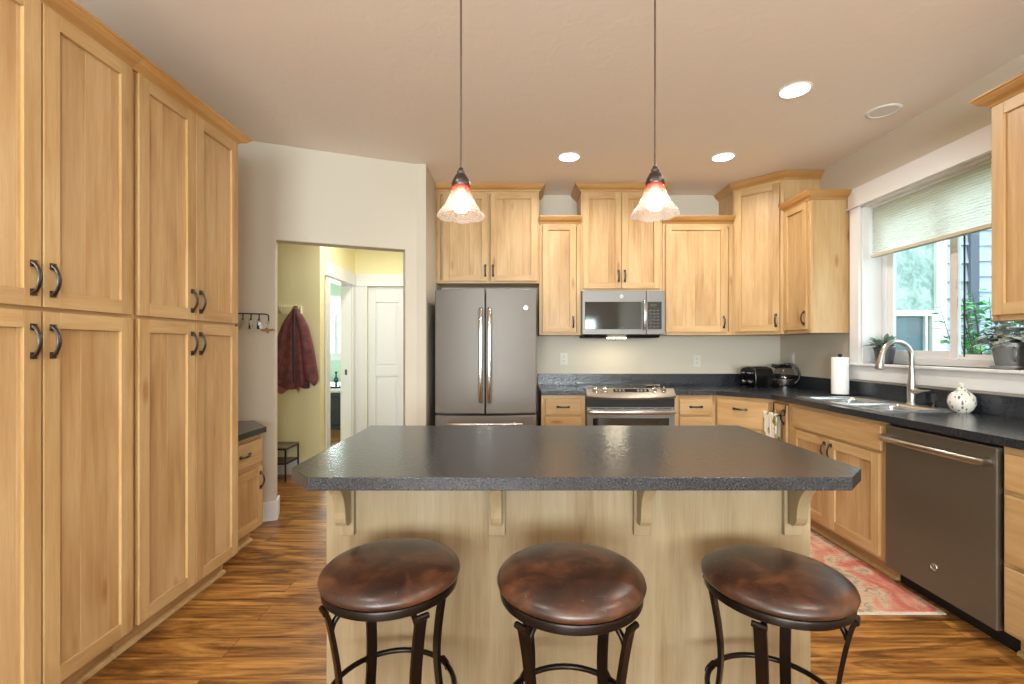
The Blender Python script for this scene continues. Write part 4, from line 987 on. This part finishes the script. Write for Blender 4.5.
for i, (px_, pz_) in enumerate(P_):
    hang = max(0, 0.772 - pz_)
    for k in range(nx + 1):
        u = k / nx; front = i > nz + 3
        fold = (0.007 * math.sin(u * 15 + 0.6) + 0.003 * math.sin(u * 31)) * min(1, hang / 0.08) if front else 0.001 * math.sin(u * 15)
        y_ = -0.055 + 0.205 * u * (1 - 0.10 * min(1, hang / .1)) + (0.006 * min(1, hang / .1))
        vs.append((px_ - (abs(fold) if front else fold * 0.2), y_, pz_ - (0.012 * u if (front and i == len(P_) - 1) else 0)))
for i in range(len(P_) - 1):
    for k in range(nx): a = i * (nx + 1) + k; fs.append((a, a + 1, a + nx + 2, a + nx + 1))
tw.add(vs, fs); o = tw.build('dish_towel', 'towel', None, (FX - 0.0205, 3.52, 0.0), smooth=60)
tag(o, 'white dish towel with olive leaf print hanging on the narrow cabinet door', 'dish towel')

# ------------------------------------------------------------------ window-sill plants
def leafs(mb, n, r0, r1, ln, wd, z0, zr, droop, seed, m=0):
    q = random.Random(seed)
    for i in range(n):
        a = i * 2.399 + q.uniform(-.3, .3); el = q.uniform(0.05, 1.25); L = ln * q.uniform(.7, 1.15); W_ = wd * q.uniform(.7, 1.2)
        base = Vector((r0 * math.cos(a) * q.random(), r0 * math.sin(a) * q.random(), z0 + q.uniform(0, zr)))
        d = Vector((math.cos(a) * math.cos(el), math.sin(a) * math.cos(el), math.sin(el))); side = Vector((-math.sin(a), math.cos(a), 0)); up = side.cross(d) * -1
        st = base + d * r1 * q.random(); rows = 6; vs = []; fs = []
        for k in range(rows):
            u = k / (rows - 1); c = st + d * L * u + Vector((0, 0, -droop * L * u * u)); ww = W_ * math.sin(PI * min(1, 0.12 + 0.88 * u)) ** 0.7 * (1 if u < 1 else 0.05)
            vs += [tuple(c - side * ww), tuple(c - up * (-0.18) * ww), tuple(c + side * ww), tuple(c + up * (-0.1) * ww - Vector((0, 0, 0.0015)))]
        for k in range(rows - 1):
            for j in range(4): aa, bb = k * 4 + j, k * 4 + (j + 1) % 4; fs.append((aa, bb, bb + 4, aa + 4))
        fs += [(3, 2, 1, 0), tuple((rows - 1) * 4 + j for j in range(4))]
        mb.add(vs, fs, m)
SILL = WZ0
t = thing('potted_plant', 'small spiky grey-green succulent in a dark pot on the far end of the window sill', 'potted plant', (2.665, 3.335, SILL))
pm = MB(); pm.lathe([(0.046, 0), (0.048, .004), (0.064, .105), (0.069, .108), (0.070, .125), (0.064, .125), (0.062, .11), (0.002, .11)], 32); pm.build('pot', 'pot', t, smooth=40)
pm = MB(); pm.lathe([(0.061, .1102), (0.03, .116), (0.002, .118)], 24); pm.build('soil', 'soil', t)
lm = MB(); leafs(lm, 64, 0.035, 0.04, 0.095, 0.016, .118, .015, 0.30, 3); lm.v = [(x if x < .05 else .05 + (x - .05) * .3, y, z) for x, y, z in lm.v]; lm.build('foliage', 'succulent', t, smooth=60)
t = thing('potted_plant', 'bushy grey-leaved plant in a zinc pot on the near end of the window sill', 'potted plant', (2.672, 2.485, SILL))
pm = MB(); pm.lathe([(0.058, 0.012), (0.062, .02), (0.078, .115), (0.084, .118), (0.085, .142), (0.078, .142), (0.076, .12), (0.002, .12)], 32); pm.build('pot', 'pot2', t, smooth=40)
pm = MB(); pm.lathe([(0.066, 0), (0.078, .002), (0.084, .012), (0.084, .02), (0.078, .0205), (0.06, .011), (0.002, .0105)], 32); pm.build('saucer', 'pot2', t, smooth=40)
pm = MB(); pm.tube(spline([(-0.05, -0.06, .12), (-0.07, -0.085, .11), (-0.072, -0.09, .075), (-0.045, -0.06, .045)]), 0.004, 8); pm.build('loop_handle', 'pot2', t, smooth=60)
pm = MB(); pm.lathe([(0.075, .1205), (0.03, .126), (0.002, .128)], 24); pm.build('soil', 'soil', t)
lm = MB(); leafs(lm, 170, 0.05, 0.10, 0.062, 0.024, .125, .04, 0.55, 5); lm.v = [(x if x < .05 else .05 + (x - .05) * .3, y, z) for x, y, z in lm.v]; lm.build('foliage', 'begonia', t, smooth=60)

# ------------------------------------------------------------------ outlets, switch
def outlet(loc, rz, label, name='outlet', gang='o'):
    t = thing(name, label, name.split('_')[-1] if name != 'outlet' else 'outlet', loc, rz)
    MB().box(-0.036, 0.036, -0.006, -0.0005, -0.058, 0.058).build('cover_plate', 'plate', t, bevel=0.002)
    q = MB()
    if gang == 'o':
        for dz in (-0.021, 0.021): q.box(-0.016, 0.016, -0.009, -0.006, dz - 0.014, dz + 0.014)
        q.build('socket', 'plate', t, bevel=0.002)
        q = MB()
        for dz in (-0.021, 0.021): q.box(-0.008, -0.005, -0.0095, -0.009, dz - 0.003, dz + 0.008).box(0.005, 0.008, -0.0095, -0.009, dz - 0.003, dz + 0.008)
        q.build('slots', 'blackmat', t)
    else:
        q.box(-0.016, 0.016, -0.010, -0.006, -0.033, 0.033); q.build('rocker', 'plate', t, bevel=0.002)
outlet((0.467, YW, 1.17), 0, 'white outlet on the back wall left of the range')
outlet((1.79, YW, 1.15), 0, 'white outlet on the back wall right of the range')
outlet((XR, 4.38, 1.18), R(-90), 'white switch plate on the right wall above the kettle', 'wall_switch', 's')

# ------------------------------------------------------------------ lights
def pendant(x, y, zr, label):
    t = thing('pendant_lamp', label, 'pendant lamp', (x, y, zr), group='pendant lamps over the island')
    o = MB(); prof = [(0.0785, 0.0), (0.0765, 0.004), (0.066, 0.018), (0.052, 0.038), (0.041, 0.060), (0.032, 0.082), (0.026, 0.100), (0.022, 0.106)]
    o.lathe(prof, 40, closed=False)
    # gently scalloped rim
    v = o.v; o.v = [(a * (1 + 0.018 * math.cos(7 * math.atan2(b, a)) * max(0, 1 - c / 0.04)), b * (1 + 0.018 * math.cos(7 * math.atan2(b, a)) * max(0, 1 - c / 0.04)), c + 0.0025 * math.sin(7 * math.atan2(b, a)) * max(0, 1 - c / 0.04)) for a, b, c in v]
    sh = o.build('lamp_shade', 'art_glass', t, smooth=80); so = sh.modifiers.new('sol', 'SOLIDIFY'); so.thickness = 0.003
    o = MB(); o.lathe([(0.030, 0.098), (0.031, 0.104), (0.027, 0.118), (0.017, 0.136), (0.013, 0.139), (0.013, 0.146), (0.009, 0.150), (0.007, 0.158), (0.002, 0.16)], 28); o.build('socket_cap', 'pewter', t, smooth=40)
    o = MB(); o.lathe([(0.012, 0.098), (0.013, 0.085), (0.026, 0.062), (0.030, 0.045), (0.028, 0.030), (0.018, 0.017), (0.001, 0.013)][::-1], 24); o.build('bulb', 'bulb', t, smooth=60)
    o = MB(); o.tube([(0, 0, 0.158), (0, 0, 2.775 - zr)], 0.0032, 8); o.build('cord', plain('bronze_cord', rgb(92, 74, 60), 0.4, 0.4), t, smooth=60)
    o = MB(); o.lathe([(0.058, 2.7995 - zr), (0.060, 2.792 - zr), (0.045, 2.778 - zr), (0.012, 2.770 - zr), (0.004, 2.768 - zr)][::-1], 28); o.build('canopy', 'pewter', t, smooth=40)
    return t
pendant(-0.183, 1.50, 1.708, 'pendant lamp with red and white glass shade, the left one over the island')
pendant(0.450, 1.50, 1.714, 'pendant lamp with red and white glass shade, the right one over the island')
DL = []
def downlight(x, y, label, power=11):
    t = thing('recessed_light', label, 'ceiling light', (x, y, CZ), group='lit recessed ceiling lights')
    o = MB(); o.lathe([(0.078, -0.002), (0.079, -0.005), (0.088, -0.004), (0.090, -0.0005)][::-1], 40, closed=False); o.build('trim_ring', 'white', t, smooth=40)
    o = MB(); o.lathe([(0.001, -0.0065), (0.06, -0.006), (0.077, -0.0035), (0.077, -0.0005)], 40); o.build('lens', 'lens', t, smooth=40)
    a = area('downlight', (0, 0, -0.02), (0, 0, 0), 0.14, 0.14, power, (1, 0.94, 0.86), 'DISK', 160, t)
    return t
downlight(0.414, 3.66, 'lit round recessed ceiling light above the range area')
downlight(1.64, 3.66, 'lit round recessed ceiling light near the corner cabinet, the far right one')
downlight(1.638, 2.71, 'lit round recessed ceiling light nearest the camera, right of the pendants')
for x, y in ((-1.0, 0.6), (1.6, 0.9), (-0.9, -1.2), (1.5, -1.2)):  # extra unseen fixtures, added to brighten the room
    downlight(x, y, 'unseen recessed ceiling light added outside the view for more brightness')
t = thing('ceiling_speaker', 'unlit white round ceiling speaker near the window wall', 'speaker', (2.35, 2.95, CZ))
o = MB(); o.lathe([(0.074, -0.003), (0.077, -0.007), (0.090, -0.006), (0.096, -0.0005)][::-1], 40, closed=False); o.build('trim_ring', 'white', t, smooth=40)
MB().lathe([(0.075, -0.0005), (0.075, -0.004), (0.001, -0.005)][::-1], 40).build('grille', plain('speaker_grille', rgb(226, 222, 220), 0.7, bmp=(400, 0.5)), t, smooth=40)
# hall ceiling light (added to light the bright hall, unseen above the opening)
t = thing('added_hall_ceiling_light', 'unseen round ceiling light added to light the hall behind the opening', 'ceiling light', (-1.5, 4.55, CZ))
MB().lathe([(0.001, -0.07), (0.08, -0.06), (0.13, -0.03), (0.14, -0.0005)], 32).build('lens', emit_mat('hall_lens', (1, 0.97, 0.9, 1), 3), t, smooth=60)
area('hall_fill_light', (0, 0, -0.09), (0, 0, 0), 0.3, 0.3, 18, (1, 0.97, 0.90), 'DISK', parent=t)

# ------------------------------------------------------------------ bar stools
def make_stool():
    t = thing('bar_stool', 'brown leather bar stool', 'bar stool', (0, 0, 0))
    c = MB(); prof = [(0.001, 0.682), (0.05, 0.6815), (0.10, 0.679), (0.14, 0.6745), (0.165, 0.669), (0.182, 0.662), (0.192, 0.653), (0.195, 0.644), (0.192, 0.636), (0.185, 0.631), (0.181, 0.6295), (0.001, 0.6295)][::-1]
    c.lathe(prof, 72); c.build('seat_cushion', 'leather', t, smooth=60)
    c = MB(); c.lathe([(0.157, 0.605), (0.183, 0.605), (0.187, 0.608), (0.188, 0.625), (0.186, 0.629), (0.001, 0.629)], 72, closed=False); c.lathe([(0.157, 0.625), (0.157, 0.605)], 72, closed=False); c.build('seat_ring', 'iron', t, smooth=40)
    c = MB(); c.lathe([(0.06, 0.590), (0.06, 0.6045), (0.155, 0.6045), (0.155, 0.59)], 32); c.box(-.11, .11, -.02, .02, .578, .5895).box(-.02, .02, -.11, .11, .578, .5895); c.build('swivel_plate', 'iron', t)
    for k in range(4):
        a = R(45 + 90 * k); g = MB(); g.T = Matrix.Rotation(a, 4, 'Z')
        g.tube(spline([(0.184, 0, 0.592), (0.176, 0, 0.57), (0.162, 0, 0.50), (0.150, 0, 0.42), (0.146, 0, 0.35), (0.152, 0, 0.27), (0.170, 0, 0.16), (0.200, 0, 0.05), (0.214, 0, 0.0)]), (0.0055, 0.015), 4, flat=True, up=(1, 0, 0))
        g.tube([(0.186, -0.018, 0.594), (0.186, 0.018, 0.594)], 0.008, 12)
        leg = g.build('leg', 'iron', t, smooth=40)
        g = MB(); g.T = Matrix.Rotation(a, 4, 'Z')
        g.tube(spline([(0.167, 0, 0.535), (0.160, 0, 0.556), (0.140, 0, 0.578), (0.115, 0, 0.586)]), (0.008, 0.008), 8, up=(0, 1, 0)); g.build('brace', 'iron', leg, smooth=50)
        g = MB(); g.T = Matrix.Rotation(a, 4, 'Z'); g.lathe([(0.016, -0.0), (0.016, 0.004)], 12, (0.214, 0, 0)); g.build('foot_pad', 'rubber', leg)
        g = MB(); g.T = Matrix.Rotation(a, 4, 'Z'); g.tube([(0.150, 0, 0.325), (0.166, 0, 0.322), (0.180, 0, 0.30), (0.185, 0, 0.285)], (0.006, 0.010), 8, up=(0, 1, 0)); g.build('scroll', 'iron', leg, smooth=50)
    c = MB(); c.tube([(0.178 * math.cos(2 * PI * i / 48), 0.178 * math.sin(2 * PI * i / 48), 0.30) for i in range(48)], (0.008, 0.008), 10, closed=True, up=(0, 0, 1)); c.build('foot_ring', 'iron', t, smooth=60)
    return t
s1 = make_stool(); s1.location = (-0.359, 1.316, 0); s1.rotation_euler = (0, 0, R(-6))
s1['label'] = 'round brown leather bar stool with scratched front edge, leftmost of the three at the island'
s2 = dup(s1, (0.142, 1.221, 0), R(0), 'round brown leather bar stool at the island, the middle of the three')
s3 = dup(s1, (0.731, 1.303, 0), R(5), 'round brown leather bar stool, rightmost of the three, nearest the red rug')
s2.scale = (1, 1, 1.04); s3.scale = (1, 1, 0.975)
for s_ in (s1, s2, s3): s_['group'] = 'bar stools at the island'

# ------------------------------------------------------------------ rug
t = thing('rug', 'faded red floral runner rug on the floor before the sink cabinet', 'rug', (1.64, 2.88, 0), R(0))
MB().box(-0.42, 0.42, -0.66, 0.66, 0.0005, 0.008, 'x').build('pile', 'rug', t, bevel=0.002)
fg = MB()
for e_ in (-1, 1):
    for i in range(84): x = -0.418 + i * 0.01; yy = e_ * 0.66; fg.box(x, x + .007, min(yy, yy + e_ * 0.014), max(yy, yy + e_ * 0.014), 0.0006, 0.006)
fo = fg.build('fringe', 'fringe', t)

# ------------------------------------------------------------------ key rack, keys
an = Vector((ay, -ax)).normalized()       # room side normal of the angled wall
def on_wall(px, z, off=0.0):
    s_ = pos_for_px(px); return Vector((A0[0] + ax * s_ / al + an.x * off, A0[1] + ay * s_ / al + an.y * off, z))
O = on_wall(253, 1.53); s_mid = pos_for_px(253)
t = thing('key_rack', 'black iron key rack with hooks on the angled wall beside the pantry', 'key rack', O, ang)
def lx(px): return pos_for_px(px) - s_mid
k = MB(); k.tube([(lx(228), -0.018, 0.0), (lx(265), -0.018, 0.0), (lx(268), -0.018, -0.004), (lx(269), -0.018, -0.015), (lx(269), -0.018, -0.05)], 0.0045, 8, up=(0, 1, 0)); 
for px_ in (233, 262): k.tube([(lx(px_), -0.001, 0.0), (lx(px_), -0.018, 0.0)], 0.004, 8)
k.build('bar', 'blackmat', t, smooth=60)
hooks = (236, 243.5, 251.5, 259.5)
for px_ in hooks:
    h = MB(); h.tube([(lx(px_), -0.018, 0.0), (lx(px_), -0.018, -0.04), (lx(px_), -0.024, -0.048), (lx(px_), -0.034, -0.045), (lx(px_), -0.038, -0.036)], 0.0035, 8, up=(1, 0, 0)); h.build('hook', 'blackmat', t, smooth=60)
def keybunch(px_, z, label, fob, seed):
    p_ = on_wall(px_, z, 0.026); t = thing('key_bunch', label, 'keys', p_, ang)
    r_ = MB(); r_.tube([(0.013 * math.cos(2 * PI * i / 16), 0, 0.013 * math.sin(2 * PI * i / 16) - 0.013) for i in range(16)], 0.0012, 6, closed=True); r_.build('split_ring', 'chrome', t)
    f_ = MB()
    if fob == 'fob': f_.box(-0.013, 0.013, -.008, .006, -.075, -.026); f_.build('fob', 'black', t, bevel=0.006)
    q = random.Random(seed); 
    for i in range(2):
        kk = MB(); a_ = R(q.uniform(-25, 25)); kk.T = Matrix.Translation((0.004 * i, -0.009 - 0.003 * i, -0.024)) @ Matrix.Rotation(a_, 4, 'Y')
        kk.box(-0.010, 0.010, -.001, .001, -.022, .0).box(-0.0035, 0.0035, -.001, .001, -.052, -.022); kk.build('key', 'nickel', t, bevel=0.0008)
keybunch(236.5, 1.497, 'black key fob with keys on the rack, half hidden by the pantry', 'fob', 1)
keybunch(243.5, 1.492, 'silver keys hanging below the second hook of the rack', 'key', 2)
keybunch(251.5, 1.492, 'black car key fob hanging on the third hook of the rack', 'fob', 3)
keybunch(259.5, 1.492, 'slim dark key fob hanging on the last hook of the rack', 'fob', 4)
p_ = on_wall(268.5, 1.478, 0.024)
t = thing('wooden_key_tag', 'brown carved wooden tag on a ring at the rack\'s right end', 'key tag', p_, ang)
r_ = MB(); r_.tube([(0.010 * math.cos(2 * PI * i / 16), 0, 0.010 * math.sin(2 * PI * i / 16) - 0.010) for i in range(16)], 0.0012, 6, closed=True); r_.tube([(0, 0, -0.02), (0, 0, -0.05)], 0.001, 6); r_.build('split_ring', 'chrome', t)
g = MB(); g.prism_ax([(-0.055, -0.068), (-0.03, -0.058), (-0.018, -0.056), (-0.008, -0.045), (0.002, -0.057), (0.022, -0.058), (0.03, -0.05), (0.034, -0.059), (0.055, -0.066), (0.03, -0.072), (0.006, -0.075), (-0.002, -0.095), (-0.012, -0.078), (-0.03, -0.076)], -0.005, 0.004, 'y'); g.build('tag', 'tag_wood', t, bevel=0.0015)

# ------------------------------------------------------------------ coat alcove
t = thing('coat_hook_rail', 'white board with metal coat hooks on the yellow hall wall', 'coat rack', (-2.32, 4.669, 1.66))
MB().box(-0.45, 0.14, -0.018, 0, -0.045, 0.045, 'x').build('board', 'yellow', t, bevel=0.003)
for x in (-0.06, 0.13):
    h = MB(); h.tube(spline([(x, -0.018, -0.02), (x, -0.05, -0.03), (x, -0.075, 0.0), (x, -0.085, 0.045)]), 0.005, 8, up=(1, 0, 0)); h.tube([(x, -0.018, -0.02), (x, -0.018, 0.03)], 0.006, 8); h.build('hook', 'chrome', t, smooth=60)
t = thing('jacket', 'quilted maroon jacket hanging on the yellow hall wall', 'jacket', (-2.235, 4.57, 0))
def cloth_loft(levels, name, mat, parent, seed, nf=9, n=64, amp=0.024, open_=True):
    """levels: (z, cx, cy, halfw, halfd)"""
    L = MB(); vs = []; fs = []; uv = []; q = random.Random(seed); ph = [q.uniform(0, 6.28) for _ in range(4)]
    z_top, z_bot = levels[0][0], levels[-1][0]; lv = spline([tuple(l) for l in levels], 5); m_ = len(lv)
    for i, (z, cx, cy, hw, hd) in enumerate(lv):
        u = i / (m_ - 1)
        for k in range(n):
            a = 2 * PI * k / n; f = 1 + u ** 0.8 * amp / max(hd, .02) * (math.sin(nf * a + ph[0] + u) * 0.6 + 0.5 * math.sin((nf - 4) * a + ph[1] - 1.5 * u))
            zz = z + (u ** 4) * 0.03 * math.sin(3 * a + ph[2])
            vs.append((cx + hw * math.cos(a) * (1 + 0.05 * (f - 1)), min(cy + hd * math.sin(a) * f, 0.085), zz))
    for i in range(m_ - 1):
        for k in range(n):
            k2 = (k + 1) % n; fs.append((i * n + k, (i + 1) * n + k, (i + 1) * n + k2, i * n + k2))
            uv.append([(k / n * 3, i / m_ * 2.2), (k / n * 3, (i + 1) / m_ * 2.2), ((k + 1) / n * 3, (i + 1) / m_ * 2.2), ((k + 1) / n * 3, i / m_ * 2.2)])
    L.add(vs, fs, 0, uv); L.add(vs[:n], [tuple(range(n))]);
    return L.build(name, mat, parent, smooth=70)
bd = cloth_loft([(1.70, 0.02, 0.02, 0.012, 0.014), (1.64, 0.02, 0.02, 0.045, 0.03), (1.52, 0.0, 0.015, 0.10, 0.05), (1.36, -0.01, 0.01, 0.145, 0.062), (1.15, -0.02, 0.01, 0.175, 0.068), (0.96, -0.025, 0.01, 0.195, 0.07), (0.90, -0.03, 0.01, 0.20, 0.066)], 'jacket_body', 'jacket', t, 4)
sl_ = cloth_loft([(1.62, 0.06, 0.0, 0.035, 0.03), (1.50, 0.105, -0.005, 0.055, 0.04), (1.30, 0.145, -0.01, 0.068, 0.045), (1.10, 0.175, -0.01, 0.074, 0.045), (0.97, 0.19, -0.01, 0.076, 0.042), (0.935, 0.19, -0.01, 0.068, 0.038)], 'sleeve', 'jacket', t, 9, nf=5, amp=0.006)
zp = MB(); zp.tube(spline([(0.03, -0.02, 1.66), (0.045, -0.062, 1.45), (0.055, -0.082, 1.25), (0.06, -0.09, 1.10), (0.062, -0.088, 0.94)]), (0.012, 0.007), 8); zp.build('zip_edge', 'jacket_dark', t, smooth=60)
ln_ = cloth_loft([(0.99, -0.04, 0.01, 0.14, 0.04), (0.90, -0.05, 0.01, 0.13, 0.045), (0.855, -0.06, 0.01, 0.12, 0.04)], 'lining', 'jacket_pink', t, 12, nf=6, amp=0.01)
t = thing('shoe_rack', 'low black metal shoe rack with a board top by the hall wall', 'shoe rack', (-2.21, 4.39, 0))
r_ = MB()
for x in (-0.55, 0.0):
    for y in (0.0, 0.255): r_.box(x - .006, x + .006, y - .006, y + .006, 0, 0.318)
for z in (0.178, 0.318):
    r_.box(-0.55, 0, -.006, .006, z - .012, z, 'x').box(-0.55, 0, .249, .261, z - .012, z, 'x').box(-.006, .006, 0, .255, z - .012, z, 'y').box(-.556, -.544, 0, .255, z - .012, z, 'y')
r_.build('frame', 'blackmat', t)
MB().box(-0.556, 0.006, -0.006, 0.261, 0.3185, 0.332, 'x').build('top_board', 'benchwood', t); MB().box(-0.543, -0.007, 0.007, 0.248, 0.170, 0.177, 'x').build('shelf', 'benchwood', t)

# ------------------------------------------------------------------ bedroom things seen through the doorway
t = thing('bed', 'bed with a dark spread seen through the far doorway', 'bed', (-3.1, 7.9, 0))
MB().box(-1.2, 0.55, -0.78, 0.8, 0.06, 0.58).build('bedspread', 'bedding', t, bevel=0.04)
MB().box(-1.18, 0.53, -0.76, 0.78, 0.581, 0.64).build('sheet', 'sheet', t, bevel=0.025)
MB().box(-1.1, 0.45, -0.7, 0.7, 0.0, 0.059).build('base', 'darkwood', t)
t = thing('breakfast_tray', 'dark oval tray on the bed beyond the doorway', 'tray', (-2.93, 7.45, 0.641))
MB().lathe([(0.16, 0.0), (0.19, 0.03), (0.185, 0.03), (0.15, 0.008), (0.001, 0.008)], 32).build('dish', 'darkwood', t, smooth=50)
o = MB(); o.lathe([(0.05, 0), (0.05, .01), (0.02, .02), (0.014, .06), (0.03, .08), (0.04, .11), (0.03, .14), (0.012, .17), (0.012, .22), (0.02, .23), (0.02, .25), (0.002, .25)], 20)
tag(o.build('candlestick', 'teal', None, (-2.93, 7.45, 0.650), smooth=50), 'dark green candlestick standing on the tray beyond the doorway', 'candlestick')

# ------------------------------------------------------------------ outdoors
struct(MB().box(2.85, 14, -8, 16, -0.4, -0.3, 'x').build('ground', 'grass'))
t = thing('neighbouring_house', 'grey lap-sided house wall with a white window seen outside', 'house', (0, 5.4, -0.3))
sd = MB(); sd.prism([(3.1, 0.05), (5.40, 0.05), (5.40, 2.5), (3.1, 2.5)], 0, 5.0)
z = 0.0
while z < 4.9:
    for xa, xb in ((3.1, 4.0), (5.06, 5.32)):
        pf = [(0.05, z), (0.018, z), (0.045, z + 0.215), (0.05, z + 0.215)]; sd.prism_ax(pf, xa, xb, 'x')
    if z < 0.9 or z > 3.3:
        sd.prism_ax(pf, 4.0, 5.06, 'x')
    z += 0.215
sd.build('siding', 'siding', t)
MB().box(5.32, 5.42, -0.01, 0.06, 0, 5.0).build('corner_board', 'siding_dark', t)
sd = MB(); z = 0.0
while z < 4.9: pf = [(1.05, z), (1.018, z), (1.045, z + 0.215), (1.05, z + 0.215)]; sd.prism_ax(pf, 5.42, 9.0, 'x'); z += 0.215
sd.box(5.42, 9.0, 1.05, 2.5, 0, 5); sd.build('far_siding', 'siding', t)
wf_ = MB(); zz0, zz1 = 1.10, 3.2
wf_.box(4.0, 4.10, 0.0, .06, zz0, zz1).box(4.93, 5.05, 0.0, .06, zz0, zz1).box(4.10, 4.93, 0, .06, zz0, zz0 + .1, 'x').box(4.10, 4.93, 0, .06, zz1 - .1, zz1, 'x').box(4.10, 4.93, .0, .055, 1.955, 2.02, 'x').box(4.80, 4.83, .005, .055, zz0 + .1, 1.955).box(4.87, 4.93, -.01, .055, zz0 + .1, 1.955)
wf_.build('window_frame', 'white', t, bevel=0.004)
MB().box(4.10, 4.93, .042, .048, 2.02, zz1 - .1).build('window_pane', 'outglass', t); MB().box(4.10, 4.87, .042, .048, zz0 + .1, 1.955).build('window_screen', 'outglass_low', t)
t = thing('garden_shrub', 'bright green leafy shrub outside the window', 'shrub', (4.62, 4.3, -0.3))
q = random.Random(11); lm = MB(); st = MB()
for i in range(60):
    a = q.uniform(0, 2 * PI); rr_ = q.uniform(0.05, 0.62); h_ = q.uniform(1.3, 2.35) * (1 - 0.25 * rr_)
    tip = (rr_ * math.cos(a), rr_ * math.sin(a), h_); st.tube([(tip[0] * .15, tip[1] * .15, 0), (tip[0] * .6, tip[1] * .6, h_ * .55), tip], [(.008, .008), (.005, .005), (.002, .002)], 6)
    for k in range(42):
        u = q.uniform(0.35, 1.02); c = Vector((tip[0] * u + q.uniform(-.07, .07), tip[1] * u + q.uniform(-.07, .07), h_ * u + q.uniform(-.04, .04)))
        aa, el = q.uniform(0, 2 * PI), q.uniform(-.6, .7); d = Vector((math.cos(aa) * math.cos(el), math.sin(aa) * math.cos(el), math.sin(el))); sd_ = Vector((-math.sin(aa), math.cos(aa), q.uniform(-.4, .4))); Ls = q.uniform(.07, .115)
        lm.add([tuple(c), tuple(c + d * Ls * .5 + sd_ * Ls * .28), tuple(c + d * Ls), tuple(c + d * Ls * .5 - sd_ * Ls * .28), tuple(c + d * Ls * .5 - Vector((0, 0, .006)))], [(0, 4, 1), (1, 4, 2), (2, 4, 3), (3, 4, 0)])
st.build('stems', 'bark', t); lm.build('foliage', 'shrub', t)
